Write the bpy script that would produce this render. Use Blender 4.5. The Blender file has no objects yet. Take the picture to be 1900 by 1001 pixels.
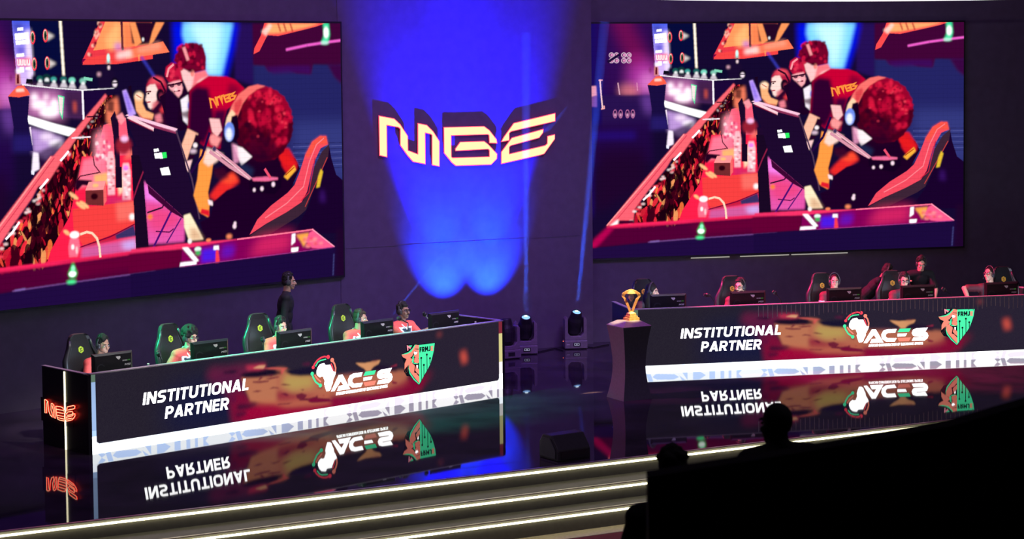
import bpy, bmesh, math, random
import numpy as np
from mathutils import Vector, Matrix
from mathutils.geometry import tessellate_polygon

SC = bpy.context.scene
COL = SC.collection
PI = math.pi
R = math.radians

# ------------------------------------------------------------------ camera
FPX, PY, PITCH, ROLL, CAMH, YAW = 3722.55, 333.63, 0.058234, 0.009336, 4.78687, R(28.0)
CAMP = Vector((-14.7806, -29.28931, CAMH))


def _rz(v):
    c, s = math.cos(-YAW), math.sin(-YAW)
    return Vector((c * v[0] - s * v[1], s * v[0] + c * v[1], v[2]))


_r0 = Vector((1, 0, 0)); _f0 = Vector((0, math.cos(PITCH), -math.sin(PITCH))); _u0 = Vector((0, math.sin(PITCH), math.cos(PITCH)))
CR = _rz(_r0 * math.cos(ROLL) - _u0 * math.sin(ROLL))
CU = _rz(_r0 * math.sin(ROLL) + _u0 * math.cos(ROLL))
CF = _rz(_f0)
cd = bpy.data.cameras.new('camera'); cam = bpy.data.objects.new('camera', cd); COL.objects.link(cam)
cd.sensor_fit = 'HORIZONTAL'; cd.sensor_width = 36.0; cd.lens = FPX / 1900 * 36.0
cd.shift_y = -(500.5 - PY) / 1900
cd.clip_start = 0.1; cd.clip_end = 200
cam.matrix_world = Matrix(((CR.x, CU.x, -CF.x, CAMP.x), (CR.y, CU.y, -CF.y, CAMP.y), (CR.z, CU.z, -CF.z, CAMP.z), (0, 0, 0, 1)))
cd.dof.use_dof = True; cd.dof.focus_distance = 28.5; cd.dof.aperture_fstop = 3.2
SC.camera = cam

# ------------------------------------------------------------------ world, exposure
w = bpy.data.worlds.new('dark_hall'); SC.world = w; w.use_nodes = True
w.node_tree.nodes['Background'].inputs[0].default_value = (0.30, 0.16, 0.55, 1)
w.node_tree.nodes['Background'].inputs[1].default_value = 0.012
SC.view_settings.view_transform = 'Standard'; SC.view_settings.look = 'None'
SC.view_settings.exposure = 0.0; SC.view_settings.gamma = 1.0; SC.view_settings.use_curve_mapping = False
SC.cycles.max_bounces = 8; SC.cycles.volume_bounces = 0
SC.cycles.sample_clamp_indirect = 3.0


# ------------------------------------------------------------------ stage lights
def aim(o, p, t):
    o.location = p
    o.rotation_euler = (Vector(t) - Vector(p)).to_track_quat('-Z', 'Y').to_euler()


def spot(name, p, t, col, watts, deg, blend=0.5, rad=0.1):
    l = bpy.data.lights.new(name, 'SPOT'); l.color = col; l.energy = watts; l.spot_size = R(deg); l.spot_blend = blend
    l.shadow_soft_size = rad
    o = bpy.data.objects.new(name, l); COL.objects.link(o); aim(o, p, t); return o


def area(name, p, t, col, watts, sx, sy, spread=180):
    l = bpy.data.lights.new(name, 'AREA'); l.shape = 'RECTANGLE'; l.size = sx; l.size_y = sy; l.color = col; l.energy = watts
    l.spread = R(spread)
    o = bpy.data.objects.new(name, l); COL.objects.link(o); aim(o, p, t); return o


# overhead truss wash on the back wall and floor
area('truss_wash_left', (-7, -3.6, 9.5), (-6.5, -1.4, 1.0), (0.48, 0.19, 0.90), 330, 7, 0.6)
area('truss_wash_centre', (-0.5, -6.5, 9.2), (-0.4, -0.2, 0.6), (0.38, 0.12, 1.0), 125, 5, 0.6, 70)
area('truss_wash_right', (3.5, -3.5, 9.5), (3.5, -0.4, 0.5), (0.34, 0.12, 0.85), 110, 7, 0.6)
area('added_front_fill', (-4, -20, 10), (-1, -8, 0.0), (0.62, 0.50, 0.70), 420, 12, 0.8)  # unseen front fill, added to even out the step risers
# green team spots behind the left players, white key from the front truss
spot('green_team_spot', (-10.4, -3.25, 6.0), (-5.4, -3.8, 1.05), (0.02, 1.0, 0.42), 11500, 30, 0.55, 0.12)
spot('left_team_key', (-4.6, -7.4, 9.0), (-6.2, -4.2, 1.1), (1.0, 0.96, 0.90), 3300, 27, 0.6, 0.2)
spot('left_team_key', (-1.9, -6.8, 9.0), (-3.2, -3.5, 1.1), (1.0, 0.96, 0.90), 3300, 27, 0.6, 0.2)
# red team spot behind the right players, dim white key
spot('red_team_spot', (0.9, -1.0, 6.2), (4.6, -3.4, 1.0), (1.0, 0.03, 0.16), 15000, 46, 0.6, 0.12)
spot('right_team_key', (2.2, -7.6, 9.0), (2.6, -3.0, 1.1), (1.0, 0.92, 0.88), 900, 27, 0.6, 0.2)
spot('right_team_key', (5.2, -8.4, 9.0), (5.8, -3.9, 1.1), (1.0, 0.92, 0.88), 900, 27, 0.6, 0.2)
# trophy
spot('trophy_spot', (1.6, -7.6, 8.8), (0.05, -5.02, 1.36), (1.0, 0.70, 0.34), 24000, 3.0, 0.3, 0.03)
spot('trophy_magenta', (-6.5, -3.6, 7.5), (-0.1, -5.0, 0.7), (1.0, 0.12, 0.50), 2600, 9, 0.6, 0.1)
# blue uplights at the foot of the centre wall: a low and a high beam from each side
for sx in (-0.44, 0.30):
    spot('blue_uplight_low', (sx, -0.70, 0.68), (sx * 1.1, -0.70 + 0.61, 0.68 + 0.79), (0.004, 0.034, 1.0), 2900, 64, 1.0, 0.03)
    spot('blue_uplight_high', (sx, -0.70, 0.69), (sx * 1.15, -0.70 + 0.27, 0.69 + 0.96), (0.0, 0.003, 1.0), 36000, 39, 1.0, 0.03)


# ------------------------------------------------------------------ photo-to-place helpers
def ray(u, v):
    a, b = (u - 950) / FPX, (v - PY) / FPX
    return CF + CR * a - CU * b


def ground(u, v, z=0.0):
    d = ray(u, v); k = (z - CAMP.z) / d.z
    return CAMP + d * k


class Frame:
    """an upright plane: origin o on the floor, direction angle ang; local (t along, n behind, z up)"""
    def __init__(self, ox, oy, ang):
        self.o = Vector((ox, oy, 0)); self.a = ang
        self.e = Vector((math.cos(ang), math.sin(ang), 0)); self.n = Vector((-math.sin(ang), math.cos(ang), 0))

    def w(self, t, n, z):
        return self.o + self.e * t + self.n * n + Vector((0, 0, z))

    def at(self, u, v, n=0.0):
        d = ray(u, v); o = self.o + self.n * n
        k = (o - CAMP).dot(self.n) / d.dot(self.n)
        p = CAMP + d * k - o
        return p.dot(self.e), p.z


LD = Frame(-7.86339, -5.18277, R(15.386))       # left desk
RD = Frame(1.16104, -3.24134, R(-15.422))       # right desk
LS = Frame(-2.26899, -0.04165, R(15.963))       # left screen, t = 0 at its right edge
RS = Frame(9.054, -1.58026, R(-14.059))         # right screen, t = 0 at its right edge
CW = Frame(0, 0, 0)                             # centre wall
DESK_L = 6.94; SCR_W = 6.93; Z0, Z1 = 1.444, 5.432


# ------------------------------------------------------------------ materials
def lin(c):
    c = np.asarray(c, float) / 255.0
    return np.where(c <= 0.04045, c / 12.92, ((c + 0.055) / 1.055) ** 2.4)


_M = {}


def mat(name, rgb, rough=0.6, metal=0.0, var=0.12, scale=30.0, spec=0.5, emit=None, es=0.0, bump=0.0, coat=0.0):
    """procedural principled material: linear base colour with a little noise in it"""
    if name in _M: return _M[name]
    m = bpy.data.materials.new(name); m.use_nodes = True; nt = m.node_tree; b = nt.nodes['Principled BSDF']
    tc = nt.nodes.new('ShaderNodeTexCoord'); nz = nt.nodes.new('ShaderNodeTexNoise'); nz.inputs['Scale'].default_value = scale
    nz.inputs['Detail'].default_value = 3
    nt.links.new(tc.outputs['Object'], nz.inputs['Vector'])
    cr = nt.nodes.new('ShaderNodeValToRGB')
    cr.color_ramp.elements[0].position = 0.3; cr.color_ramp.elements[1].position = 0.7
    cr.color_ramp.elements[0].color = tuple(max(0, x * (1 - var)) for x in rgb) + (1,)
    cr.color_ramp.elements[1].color = tuple(min(1, x * (1 + var)) for x in rgb) + (1,)
    nt.links.new(nz.outputs['Fac'], cr.inputs['Fac']); nt.links.new(cr.outputs['Color'], b.inputs['Base Color'])
    b.inputs['Roughness'].default_value = rough; b.inputs['Metallic'].default_value = metal
    b.inputs['Specular IOR Level'].default_value = spec; b.inputs['Coat Weight'].default_value = coat
    if emit is not None:
        b.inputs['Emission Color'].default_value = tuple(emit) + (1,); b.inputs['Emission Strength'].default_value = es
    if bump:
        bp = nt.nodes.new('ShaderNodeBump'); bp.inputs['Strength'].default_value = bump
        nt.links.new(nz.outputs['Fac'], bp.inputs['Height']); nt.links.new(bp.outputs['Normal'], b.inputs['Normal'])
    _M[name] = m
    return m


def emat(name, rgb, strength=1.0):
    """lamp / lit-screen material"""
    if name in _M: return _M[name]
    m = bpy.data.materials.new(name); m.use_nodes = True; nt = m.node_tree; nt.nodes.clear()
    o = nt.nodes.new('ShaderNodeOutputMaterial'); e = nt.nodes.new('ShaderNodeEmission')
    e.inputs[0].default_value = tuple(rgb) + (1,); e.inputs[1].default_value = strength
    nt.links.new(e.outputs[0], o.inputs[0]); _M[name] = m
    return m


def picture_mat():
    if 'led_picture' in _M: return _M['led_picture']
    m = bpy.data.materials.new('led_picture'); m.use_nodes = True; nt = m.node_tree; nt.nodes.clear()
    o = nt.nodes.new('ShaderNodeOutputMaterial'); e = nt.nodes.new('ShaderNodeEmission'); a = nt.nodes.new('ShaderNodeAttribute')
    a.attribute_name = 'led'; nt.links.new(a.outputs['Color'], e.inputs[0]); nt.links.new(e.outputs[0], o.inputs[0])
    m.cycles.emission_sampling = 'NONE'
    _M['led_picture'] = m
    return m


# ------------------------------------------------------------------ object helpers
def thing(name, label, cat, loc=(0, 0, 0), rotz=0.0, group=None):
    o = bpy.data.objects.new(name, None); COL.objects.link(o); o.empty_display_size = 0.1
    o.location = loc; o.rotation_euler = (0, 0, rotz); o['label'] = label; o['category'] = cat
    if group: o['group'] = group
    return o


def tag(o, label=None, cat=None, group=None, kind=None):
    if label: o['label'] = label
    if cat: o['category'] = cat
    if group: o['group'] = group
    if kind: o['kind'] = kind
    return o


def link(name, me, mats, parent=None, loc=None, rotz=None, smooth=False):
    o = bpy.data.objects.new(name, me); COL.objects.link(o)
    for m in (mats if isinstance(mats, (list, tuple)) else [mats]):
        if m is not None: me.materials.append(m)
    if parent is not None: o.parent = parent
    if loc is not None: o.location = loc
    if rotz is not None: o.rotation_euler = (0, 0, rotz)
    if smooth:
        me.polygons.foreach_set('use_smooth', [True] * len(me.polygons))
    return o


def copy_tree(o, parent=None):
    c = o.copy(); COL.objects.link(c)
    if parent is not None: c.parent = parent
    for ch in list(o.children): copy_tree(ch, c)
    return c


class MB:
    """collects shapes for ONE mesh"""
    def __init__(self): self.v = []; self.f = []; self.mi = []; self.cur = 0

    def add(self, vs, fs):
        k = len(self.v); self.v += [tuple(p) for p in vs]; self.f += [tuple(i + k for i in f) for f in fs]; self.mi += [self.cur] * len(fs)
        return self

    def box(self, x0, x1, y0, y1, z0, z1, M=None, taper=1.0):
        cx, cy = (x0 + x1) / 2, (y0 + y1) / 2
        vs = []
        for z, k in ((z0, 1.0), (z1, taper)):
            for x, y in ((x0, y0), (x1, y0), (x1, y1), (x0, y1)):
                vs.append(Vector((cx + (x - cx) * k, cy + (y - cy) * k, z)))
        if M is not None: vs = [M @ p for p in vs]
        return self.add(vs, [(3, 2, 1, 0), (4, 5, 6, 7), (0, 1, 5, 4), (1, 2, 6, 5), (2, 3, 7, 6), (3, 0, 4, 7)])

    def rings(self, rings, cap=True):
        n = len(rings[0]); vs = [p for r in rings for p in r]; fs = []
        for i in range(len(rings) - 1):
            for j in range(n):
                a, b = i * n + j, i * n + (j + 1) % n
                fs.append((a, b, b + n, a + n))
        if cap:
            fs.append(tuple(reversed(range(n)))); fs.append(tuple(range((len(rings) - 1) * n, len(rings) * n)))
        return self.add(vs, fs)

    def tube(self, pts, r, n=8, r2=None):
        pts = [Vector(p) for p in pts]; rings = []
        ref = None
        for i, p in enumerate(pts):
            d = (pts[min(i + 1, len(pts) - 1)] - pts[max(i - 1, 0)]).normalized()
            if ref is None: ref = d.orthogonal().normalized()
            ref = (ref - d * ref.dot(d))
            ref = ref.normalized() if ref.length > 1e-5 else d.orthogonal().normalized()
            s = d.cross(ref); k = i / max(1, len(pts) - 1); rr = r if r2 is None else r + (r2 - r) * k
            if isinstance(r, (list, tuple)): rr = r[i]
            rings.append([p + (ref * math.cos(2 * PI * j / n) + s * math.sin(2 * PI * j / n)) * rr for j in range(n)])
        return self.rings(rings)

    def cap(self, a, b, r1, r2, n=12):
        a, b = Vector(a), Vector(b); d = b - a; L = d.length
        d = d.normalized() if L > 1e-6 else Vector((0, 0, 1))
        pts, rs = [], []
        for k in range(5):
            t = PI / 2 * (1 - k / 4.0) * 0.96; pts.append(a - d * r1 * math.sin(t)); rs.append(r1 * math.cos(t))
        for k in range(5):
            t = PI / 2 * (k / 4.0) * 0.96; pts.append(b + d * r2 * math.sin(t)); rs.append(r2 * math.cos(t))
        ref = d.orthogonal().normalized(); s = d.cross(ref)
        return self.rings([[p + (ref * math.cos(2 * PI * j / n) + s * math.sin(2 * PI * j / n)) * q for j in range(n)] for p, q in zip(pts, rs)])

    def ell(self, c, r, M=None, n=14, m=9):
        c = Vector(c); rings = []
        for i in range(m):
            t = -PI / 2 + PI * (0.03 + 0.94 * i / (m - 1)); q = []
            for j in range(n):
                p = Vector((r[0] * math.cos(t) * math.cos(2 * PI * j / n), r[1] * math.cos(t) * math.sin(2 * PI * j / n), r[2] * math.sin(t)))
                q.append(c + (M @ p if M is not None else p))
            rings.append(q)
        return self.rings(rings)

    def lathe(self, prof, c=(0, 0, 0), n=20, M=None):
        c = Vector(c); rings = []
        for r, z in prof:
            q = [Vector((r * math.cos(2 * PI * j / n), r * math.sin(2 * PI * j / n), z)) for j in range(n)]
            rings.append([c + (M @ p if M is not None else p) for p in q])
        return self.rings(rings)

    def prism(self, poly, f, d0, d1):
        """polygon in 2-D extruded between depths; f(x, y, d) gives the point"""
        a = sum(poly[i][0] * poly[(i + 1) % len(poly)][1] - poly[(i + 1) % len(poly)][0] * poly[i][1] for i in range(len(poly)))
        if a < 0: poly = list(reversed(poly))
        n = len(poly); tri = tessellate_polygon([[Vector((p[0], p[1], 0)) for p in poly]])
        vs = [f(p[0], p[1], d0) for p in poly] + [f(p[0], p[1], d1) for p in poly]
        fs = []
        for t in tri:
            A = [Vector((poly[i][0], poly[i][1])) for i in t]
            ar = (A[1] - A[0]).cross(A[2] - A[0])
            t = tuple(t) if ar > 0 else tuple(reversed(t))
            fs.append(t); fs.append(tuple(n + i for i in reversed(t)))
        for i in range(n):
            j = (i + 1) % n; fs.append((j, i, n + i, n + j))
        return self.add(vs, fs)

    def mesh(self, name):
        me = bpy.data.meshes.new(name); me.from_pydata(self.v, [], self.f)
        if any(self.mi): me.polygons.foreach_set('material_index', self.mi)
        me.update(); return me

    def build(self, name, mats, parent=None, loc=None, rotz=None, smooth=False, bevel=0.0):
        o = link(name, self.mesh(name), mats, parent, loc, rotz, smooth)
        if bevel:
            bm = bmesh.new(); bm.from_mesh(o.data); bmesh.ops.remove_doubles(bm, verts=bm.verts, dist=1e-5)
            bmesh.ops.recalc_face_normals(bm, faces=bm.faces)
            bmesh.ops.bevel(bm, geom=list(bm.edges), offset=bevel, segments=2, affect='EDGES', profile=0.5)
            bm.to_mesh(o.data); bm.free()
        return o


def remesh(mb, name, voxel, smooth=2):
    """melts the collected shapes into one continuous surface"""
    me = mb.mesh(name + '_raw'); o = bpy.data.objects.new(name + '_raw', me); COL.objects.link(o)
    bm = bmesh.new(); bm.from_mesh(me); bmesh.ops.recalc_face_normals(bm, faces=bm.faces); bm.to_mesh(me); bm.free()
    r = o.modifiers.new('r', 'REMESH'); r.mode = 'VOXEL'; r.voxel_size = voxel
    if smooth:
        s = o.modifiers.new('s', 'SMOOTH'); s.factor = 0.5; s.iterations = smooth
    dg = bpy.context.evaluated_depsgraph_get(); dg.update()
    out = bpy.data.meshes.new_from_object(o.evaluated_get(dg)); out.name = name
    bpy.data.objects.remove(o); bpy.data.meshes.remove(me)
    out.materials.clear()
    out.polygons.foreach_set('use_smooth', [True] * len(out.polygons))
    return out


# ------------------------------------------------------------------ lettering
def arc(cx, cy, rx, ry, a0, a1, n=7):
    return [(cx + rx * math.cos(R(a0 + (a1 - a0) * i / n)), cy + ry * math.sin(R(a0 + (a1 - a0) * i / n))) for i in range(n + 1)]


def ribbon(pts, t, closed=False, square=True):
    """polyline of width t as quads [(4 points)]"""
    P = [Vector(p) for p in pts]
    P = [p for i, p in enumerate(P) if i == 0 or (p - P[i - 1]).length > 1e-6]
    n = len(P)
    if square and not closed:
        P[0] = P[0] + (P[0] - P[1]).normalized() * t / 2; P[-1] = P[-1] + (P[-1] - P[-2]).normalized() * t / 2
    L, Rr = [], []
    for i in range(n):
        if closed: a, b = P[i] - P[i - 1], P[(i + 1) % n] - P[i]
        else:
            a = P[i] - P[max(i - 1, 0)]; b = P[min(i + 1, n - 1)] - P[i]
            if i == 0: a = b
            if i == n - 1: b = a
        a = a.normalized(); b = b.normalized()
        na, nb = Vector((-a.y, a.x)), Vector((-b.y, b.x)); m = na + nb
        m = m.normalized() if m.length > 1e-4 else na
        k = t / 2 / max(0.45, m.dot(na)); L.append(P[i] + m * k); Rr.append(P[i] - m * k)
    q = []
    for i in range(n if closed else n - 1):
        j = (i + 1) % n; q.append([tuple(Rr[i]), tuple(Rr[j]), tuple(L[j]), tuple(L[i])])
    return q


def glyph(ch, w, t):
    """polygons of a heavy capital in a cell w wide and 1 high, stroke t"""
    h = t / 2; x0, x1, y0, y1 = h, w - h, h, 1 - h; ym = 0.5; q = []
    S = lambda *p: q.extend(ribbon(list(p), t))
    B = lambda p: q.extend(ribbon(p, t, square=False))
    rr = min((x1 - x0) / 2, 0.24)
    if ch == 'I': S((w / 2, y0), (w / 2, y1))
    elif ch == 'L': S((x0, y1), (x0, y0), (x1, y0))
    elif ch == 'T': S((x0, y1), (x1, y1)); S((w / 2, y0), (w / 2, y1))
    elif ch == 'E': S((x1, y1), (x0, y1), (x0, y0), (x1, y0)); S((x0, ym), (x1 - t * .25, ym))
    elif ch == 'F': S((x1, y1), (x0, y1), (x0, y0)); S((x0, ym - .02), (x1 - t * .25, ym - .02))
    elif ch == 'N':
        S((x0, y0), (x0, y1)); S((x1, y0), (x1, y1)); q.append([(0, 1), (w - t * 1.15, 0), (w, 0), (t * 1.15, 1)])
    elif ch == 'M':
        S((x0, y0), (x0, y1)); S((x1, y0), (x1, y1))
        q.append([(0, 1), (w / 2 - t * .55, .28), (w / 2 + t * .55, .28), (t * 1.1, 1)]); q.append([(w, 1), (w - t * 1.1, 1), (w / 2 - t * .55, .28), (w / 2 + t * .55, .28)])
    elif ch == 'A':
        a = t * 1.12; q.append([(0, 0), (a, 0), (w / 2 + a * .5, 1), (w / 2 - a * .5, 1)]); q.append([(w - a, 0), (w, 0), (w / 2 + a * .5, 1), (w / 2 - a * .5, 1)])
        q.append([(w * .2, .18), (w * .8, .18), (w * .74, .18 + t * .8), (w * .26, .18 + t * .8)])
    elif ch == 'U':
        B([(x0, 1), (x0, y0 + rr)] + arc(x0 + rr, y0 + rr, rr, rr, 180, 270, 5) + arc(x1 - rr, y0 + rr, rr, rr, 270, 360, 5) + [(x1, 1)])
    elif ch == 'J':
        B([(x1, 1), (x1, y0 + rr)] + arc(x1 - rr, y0 + rr, rr, rr, 0, -90, 5) + [(0, y0)])
    elif ch in 'OCGD':
        ring = arc(x1 - rr, y1 - rr, rr, rr, 0, 90, 5) + arc(x0 + rr, y1 - rr, rr, rr, 90, 180, 5) + arc(x0 + rr, y0 + rr, rr, rr, 180, 270, 5) + arc(x1 - rr, y0 + rr, rr, rr, 270, 360, 5)
        if ch == 'O': q.extend(ribbon(ring, t, closed=True))
        elif ch == 'D':
            q.extend(ribbon(arc(x1 - rr, y1 - rr, rr, rr, 0, 90, 5) + [(x0, y1), (x0, y0)] + arc(x1 - rr, y0 + rr, rr, rr, 270, 360, 5), t, closed=True))
        elif ch == 'C': B([(x1, .64)] + ring + [(x1, .36)])
        else: B([(x1, .66)] + ring + [(x1, .46), (w * .5, .46)])
    elif ch == 'S':
        r2 = (y1 - ym) / 2; r3 = min(r2, (x1 - x0) / 2)
        B([(w - h * .3, y1), (x0 + r3, y1)] + arc(x0 + r3, y1 - r2, r3, r2, 90, 270, 8) + arc(x1 - r3, y0 + r2, r3, r2, 90, -90, 8) + [(h * .3, y0)])
    elif ch in 'PRB':
        r2 = (y1 - ym + .06) / 2; yb = y1 - 2 * r2
        S((x0, y0), (x0, y1)); B([(x0, y1), (x1 - r2, y1)] + arc(x1 - r2, y1 - r2, r2, r2, 90, -90, 8) + [(x0, yb)])
        if ch == 'R': q.append([(w - t * 1.15, 0), (w, 0), (w * .66, yb), (w * .66 - t * 1.1, yb)])
        if ch == 'B':
            r4 = (yb - y0) / 2; B([(x0, yb), (x1 - r4, yb)] + arc(x1 - r4, y0 + r4, r4, r4, 90, -90, 8) + [(x0, y0)])
    elif ch == 'X':
        q.append([(0, 0), (t * 1.1, 0), (w, 1), (w - t * 1.1, 1)]); q.append([(w - t * 1.1, 0), (w, 0), (t * 1.1, 1), (0, 1)])
    return q


GW = dict(I=.0, L=.56, T=.68, E=.62, F=.6, N=.78, M=.92, A=.82, U=.76, J=.58, O=.82, C=.76, G=.8, D=.78, S=.7, P=.7, R=.74, B=.74, X=.78)


def word(s, t=.22, gap=.09, space=.34):
    """list of (polygon) with total width; cap height 1"""
    x = 0; out = []
    for ch in s:
        if ch == ' ': x += space; continue
        wd = GW[ch] or t
        for p in glyph(ch, wd, t): out.append([(x + a, b) for a, b in p])
        x += wd + gap
    return out, x - gap


def fit(polys_w, x0, x1, y0, y1, shear=0.0):
    ps, wd = polys_w; k = (x1 - x0) / wd; h = y1 - y0
    return [[(x0 + a * k + b * h * shear, y0 + b * h) for a, b in p] for p in ps]


def flat(mb, polys, F, n0=-0.006, n1=-0.002):
    """thin raised shapes on an upright panel: polygons in (t, z)"""
    for p in polys: mb.prism(p, lambda x, y, d: F.w(x, d, y), n0, n1)
    return mb


# ------------------------------------------------------------------ the LED picture canvas
class Canvas:
    def __init__(self, w, h, rgb):
        self.w, self.h = w, h; self.a = np.zeros((h, w, 3)) + lin(rgb)

    def mask(self, pts, soft=0):
        P = np.array(pts, float); pad = int(soft * 2 + 2)
        x0 = max(0, int(P[:, 0].min()) - pad); x1 = min(self.w, int(P[:, 0].max()) + pad + 2)
        y0 = max(0, int(P[:, 1].min()) - pad); y1 = min(self.h, int(P[:, 1].max()) + pad + 2)
        if x1 <= x0 or y1 <= y0: return None
        m = np.zeros((y1 - y0, x1 - x0))
        for sx in (-.25, .25):
            for sy in (-.25, .25):
                X, Y = np.meshgrid(np.arange(x0, x1) + sx, np.arange(y0, y1) + sy); ins = np.zeros(X.shape, bool)
                for i in range(len(P)):
                    xa, ya = P[i - 1]; xb, yb = P[i]
                    if ya == yb: continue
                    c = ((ya > Y) != (yb > Y)) & (X < (xb - xa) * (Y - ya) / (yb - ya) + xa); ins ^= c
                m += ins * .25
        k = int(soft)
        if k > 0:
            for _ in range(2):
                for ax in (0, 1):
                    q = np.pad(m, [(k, k) if i == ax else (0, 0) for i in (0, 1)], mode='edge'); c = np.cumsum(q, axis=ax)
                    z = np.zeros_like(np.take(c, [0], ax)); c = np.concatenate([z, c], ax); n = m.shape[ax]
                    m = (np.take(c, range(2 * k + 1, 2 * k + 1 + n), ax) - np.take(c, range(0, n), ax)) / (2 * k + 1)
        return (slice(y0, y1), slice(x0, x1)), m

    def poly(self, pts, rgb, alpha=1.0, soft=0, gain=1.0, rgb2=None, horiz=False):
        r = self.mask(pts, soft)
        if r is None: return
        sl, m = r; m = (m * alpha)[..., None]; c = lin(rgb) * gain
        if rgb2 is not None:
            n = m.shape[1] if horiz else m.shape[0]; k = np.linspace(0, 1, n)
            k = k[None, :, None] if horiz else k[:, None, None]
            c = c * (1 - k) + lin(rgb2) * gain * k
        self.a[sl] = self.a[sl] * (1 - m) + c * m

    def ell(self, cx, cy, rx, ry, rgb, alpha=1.0, soft=0, gain=1.0, rot=0):
        c, s = math.cos(rot), math.sin(rot)
        self.poly([(cx + rx * math.cos(t) * c - ry * math.sin(t) * s, cy + rx * math.cos(t) * s + ry * math.sin(t) * c) for t in np.linspace(0, 2 * PI, 20)[:-1]], rgb, alpha, soft, gain)

    def line(self, pts, wd, rgb, alpha=1.0, soft=0, gain=1.0):
        for q in ribbon(pts, wd): self.poly(q, rgb, alpha, soft, gain)

    def mesh(self, name, W, H):
        """picture W x H metres standing in x (0..W) and z (0..H), facing -y"""
        w, h = self.w, self.h
        X, Zz = np.meshgrid(np.linspace(0, W, w), np.linspace(H, 0, h))
        co = np.stack([X, np.zeros_like(X), Zz], -1).reshape(-1, 3)
        i = np.arange(w * h).reshape(h, w)
        f = np.stack([i[1:, :-1], i[1:, 1:], i[:-1, 1:], i[:-1, :-1]], -1).reshape(-1, 4)
        me = bpy.data.meshes.new(name); me.vertices.add(len(co)); me.vertices.foreach_set('co', co.ravel())
        me.loops.add(f.size); me.loops.foreach_set('vertex_index', f.ravel().astype(np.int32))
        me.polygons.add(len(f)); me.polygons.foreach_set('loop_start', (np.arange(len(f)) * 4).astype(np.int32))
        me.update(calc_edges=True)
        at = me.color_attributes.new('led', 'FLOAT_COLOR', 'POINT')
        at.data.foreach_set('color', np.concatenate([self.a.reshape(-1, 3), np.ones((w * h, 1))], 1).ravel().astype(np.float32))
        return me


# ================================================================== THE SETTING
m_wall = mat('wall_black_cloth', (0.11, 0.095, 0.12), 0.85, var=0.10, scale=6)
m_floor = mat('stage_gloss_black', (0.030, 0.022, 0.034), 0.03, var=0.5, scale=1.5)
m_floor.node_tree.nodes['Principled BSDF'].inputs['IOR'].default_value = 1.27
m_riser = mat('step_dark_grey', (0.085, 0.082, 0.072), 0.55, var=0.1, scale=12)
m_black = mat('matt_black', (0.012, 0.011, 0.014), 0.6)
m_gear = mat('gear_black', (0.02, 0.018, 0.023), 0.42)
m_edge = mat('edge_metal', (0.55, 0.52, 0.52), 0.35, 0.8)
e_warm = emat('led_warm_white', (1.0, 0.92, 0.58), 7.0)

# floor of the stage with its three steps
_nz = m_floor.node_tree.nodes
b = MB().box(-17, 17, -8.66, 4.5, -0.2, 0.0); tag(b.build('floor', m_floor), kind='structure')
b = MB().box(-17, 17, -9.05, -8.66, -0.4, -0.2); tag(b.build('trim_1', m_riser), kind='structure')
b = MB().box(-17, 17, -9.33, -8.66, -0.64, -0.4); tag(b.build('trim_2', m_riser), kind='structure')
b = MB().box(-17, 17, -8.672, -8.66, -0.2, -0.0015); tag(b.build('trim_3', m_riser), kind='structure')
m_carpet = mat('red_carpet', (0.20, 0.010, 0.035), 0.95, var=0.2, scale=90)
m_cream = mat('lit_floor_edge', (0.55, 0.48, 0.33), 0.6)  # floor edge lit by the lowest strip, its pale glow put into the colour
tag(MB().box(-20, 20, -24, -8.9, -0.80, -0.645).build('floor', m_carpet), kind='structure')
tag(MB().box(-17, 17, -9.62, -9.33, -0.645, -0.640).build('trim_4', m_cream), kind='structure')
for k, (y, z, nm) in enumerate(((-8.672, 0, 'on the top step edge of the stage'), (-9.05, -0.2, 'on the middle step edge'), (-9.33, -0.4, 'on the lowest step edge'))):
    o = thing('led_strip_light', 'long warm white light strip ' + nm, 'light strip', (0, y, z), 0, 'light strips on the stage steps')
    MB().box(-16.9, 16.9, -0.034, -0.020, -0.062, -0.042).build('diffuser', e_warm, o)
    MB().box(-16.9, 16.9, -0.036, 0.0, -0.010, -0.001).build('nosing', m_edge, o)

# walls: flat centre, angled wings
WT = 5.9
tag(MB().box(-2.30, 2.33, 0, 0.2, -0.2, WT).build('wall_back', m_wall), kind='structure')


def wing(name, F, t0, t1, n0=0.06):
    mb = MB(); vs = [F.w(t, n, z) for z in (-0.2, WT) for t, n in ((t0, n0), (t1, n0), (t1, n0 + .2), (t0, n0 + .2))]
    mb.add(vs, [(3, 2, 1, 0), (4, 5, 6, 7), (0, 1, 5, 4), (1, 2, 6, 5), (2, 3, 7, 6), (3, 0, 4, 7)])
    tag(mb.build(name, m_wall), kind='structure')


wing('wall_left', LS, -11.0, 0.0); wing('wall_right', RS, -6.95, 6.5)
# seam between the cloth panels of the centre wall and the lit slot under the right screen
mb = MB().box(-2.2, 2.2, -0.006, 0, 1.86, 1.872); tag(mb.build('trim_5', m_wall), kind='structure')
mb = MB()
for t0, t1 in ((-5.10, -4.4), (-4.2, -3.3), (-3.25, -2.2)):
    vs = [RS.w(t, n, z) for z in (1.385, 1.398) for t, n in ((t0, 0.03), (t1, 0.03), (t1, 0.055), (t0, 0.055))]
    mb.add(vs, [(3, 2, 1, 0), (4, 5, 6, 7), (0, 1, 5, 4), (1, 2, 6, 5), (2, 3, 7, 6), (3, 0, 4, 7)])
o = mb.build('light_slot', emat('slot_white', (1.0, 0.95, 0.85), 0.45)); tag(o, 'thin dashed white light slot under the right video screen', 'light strip')
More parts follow.
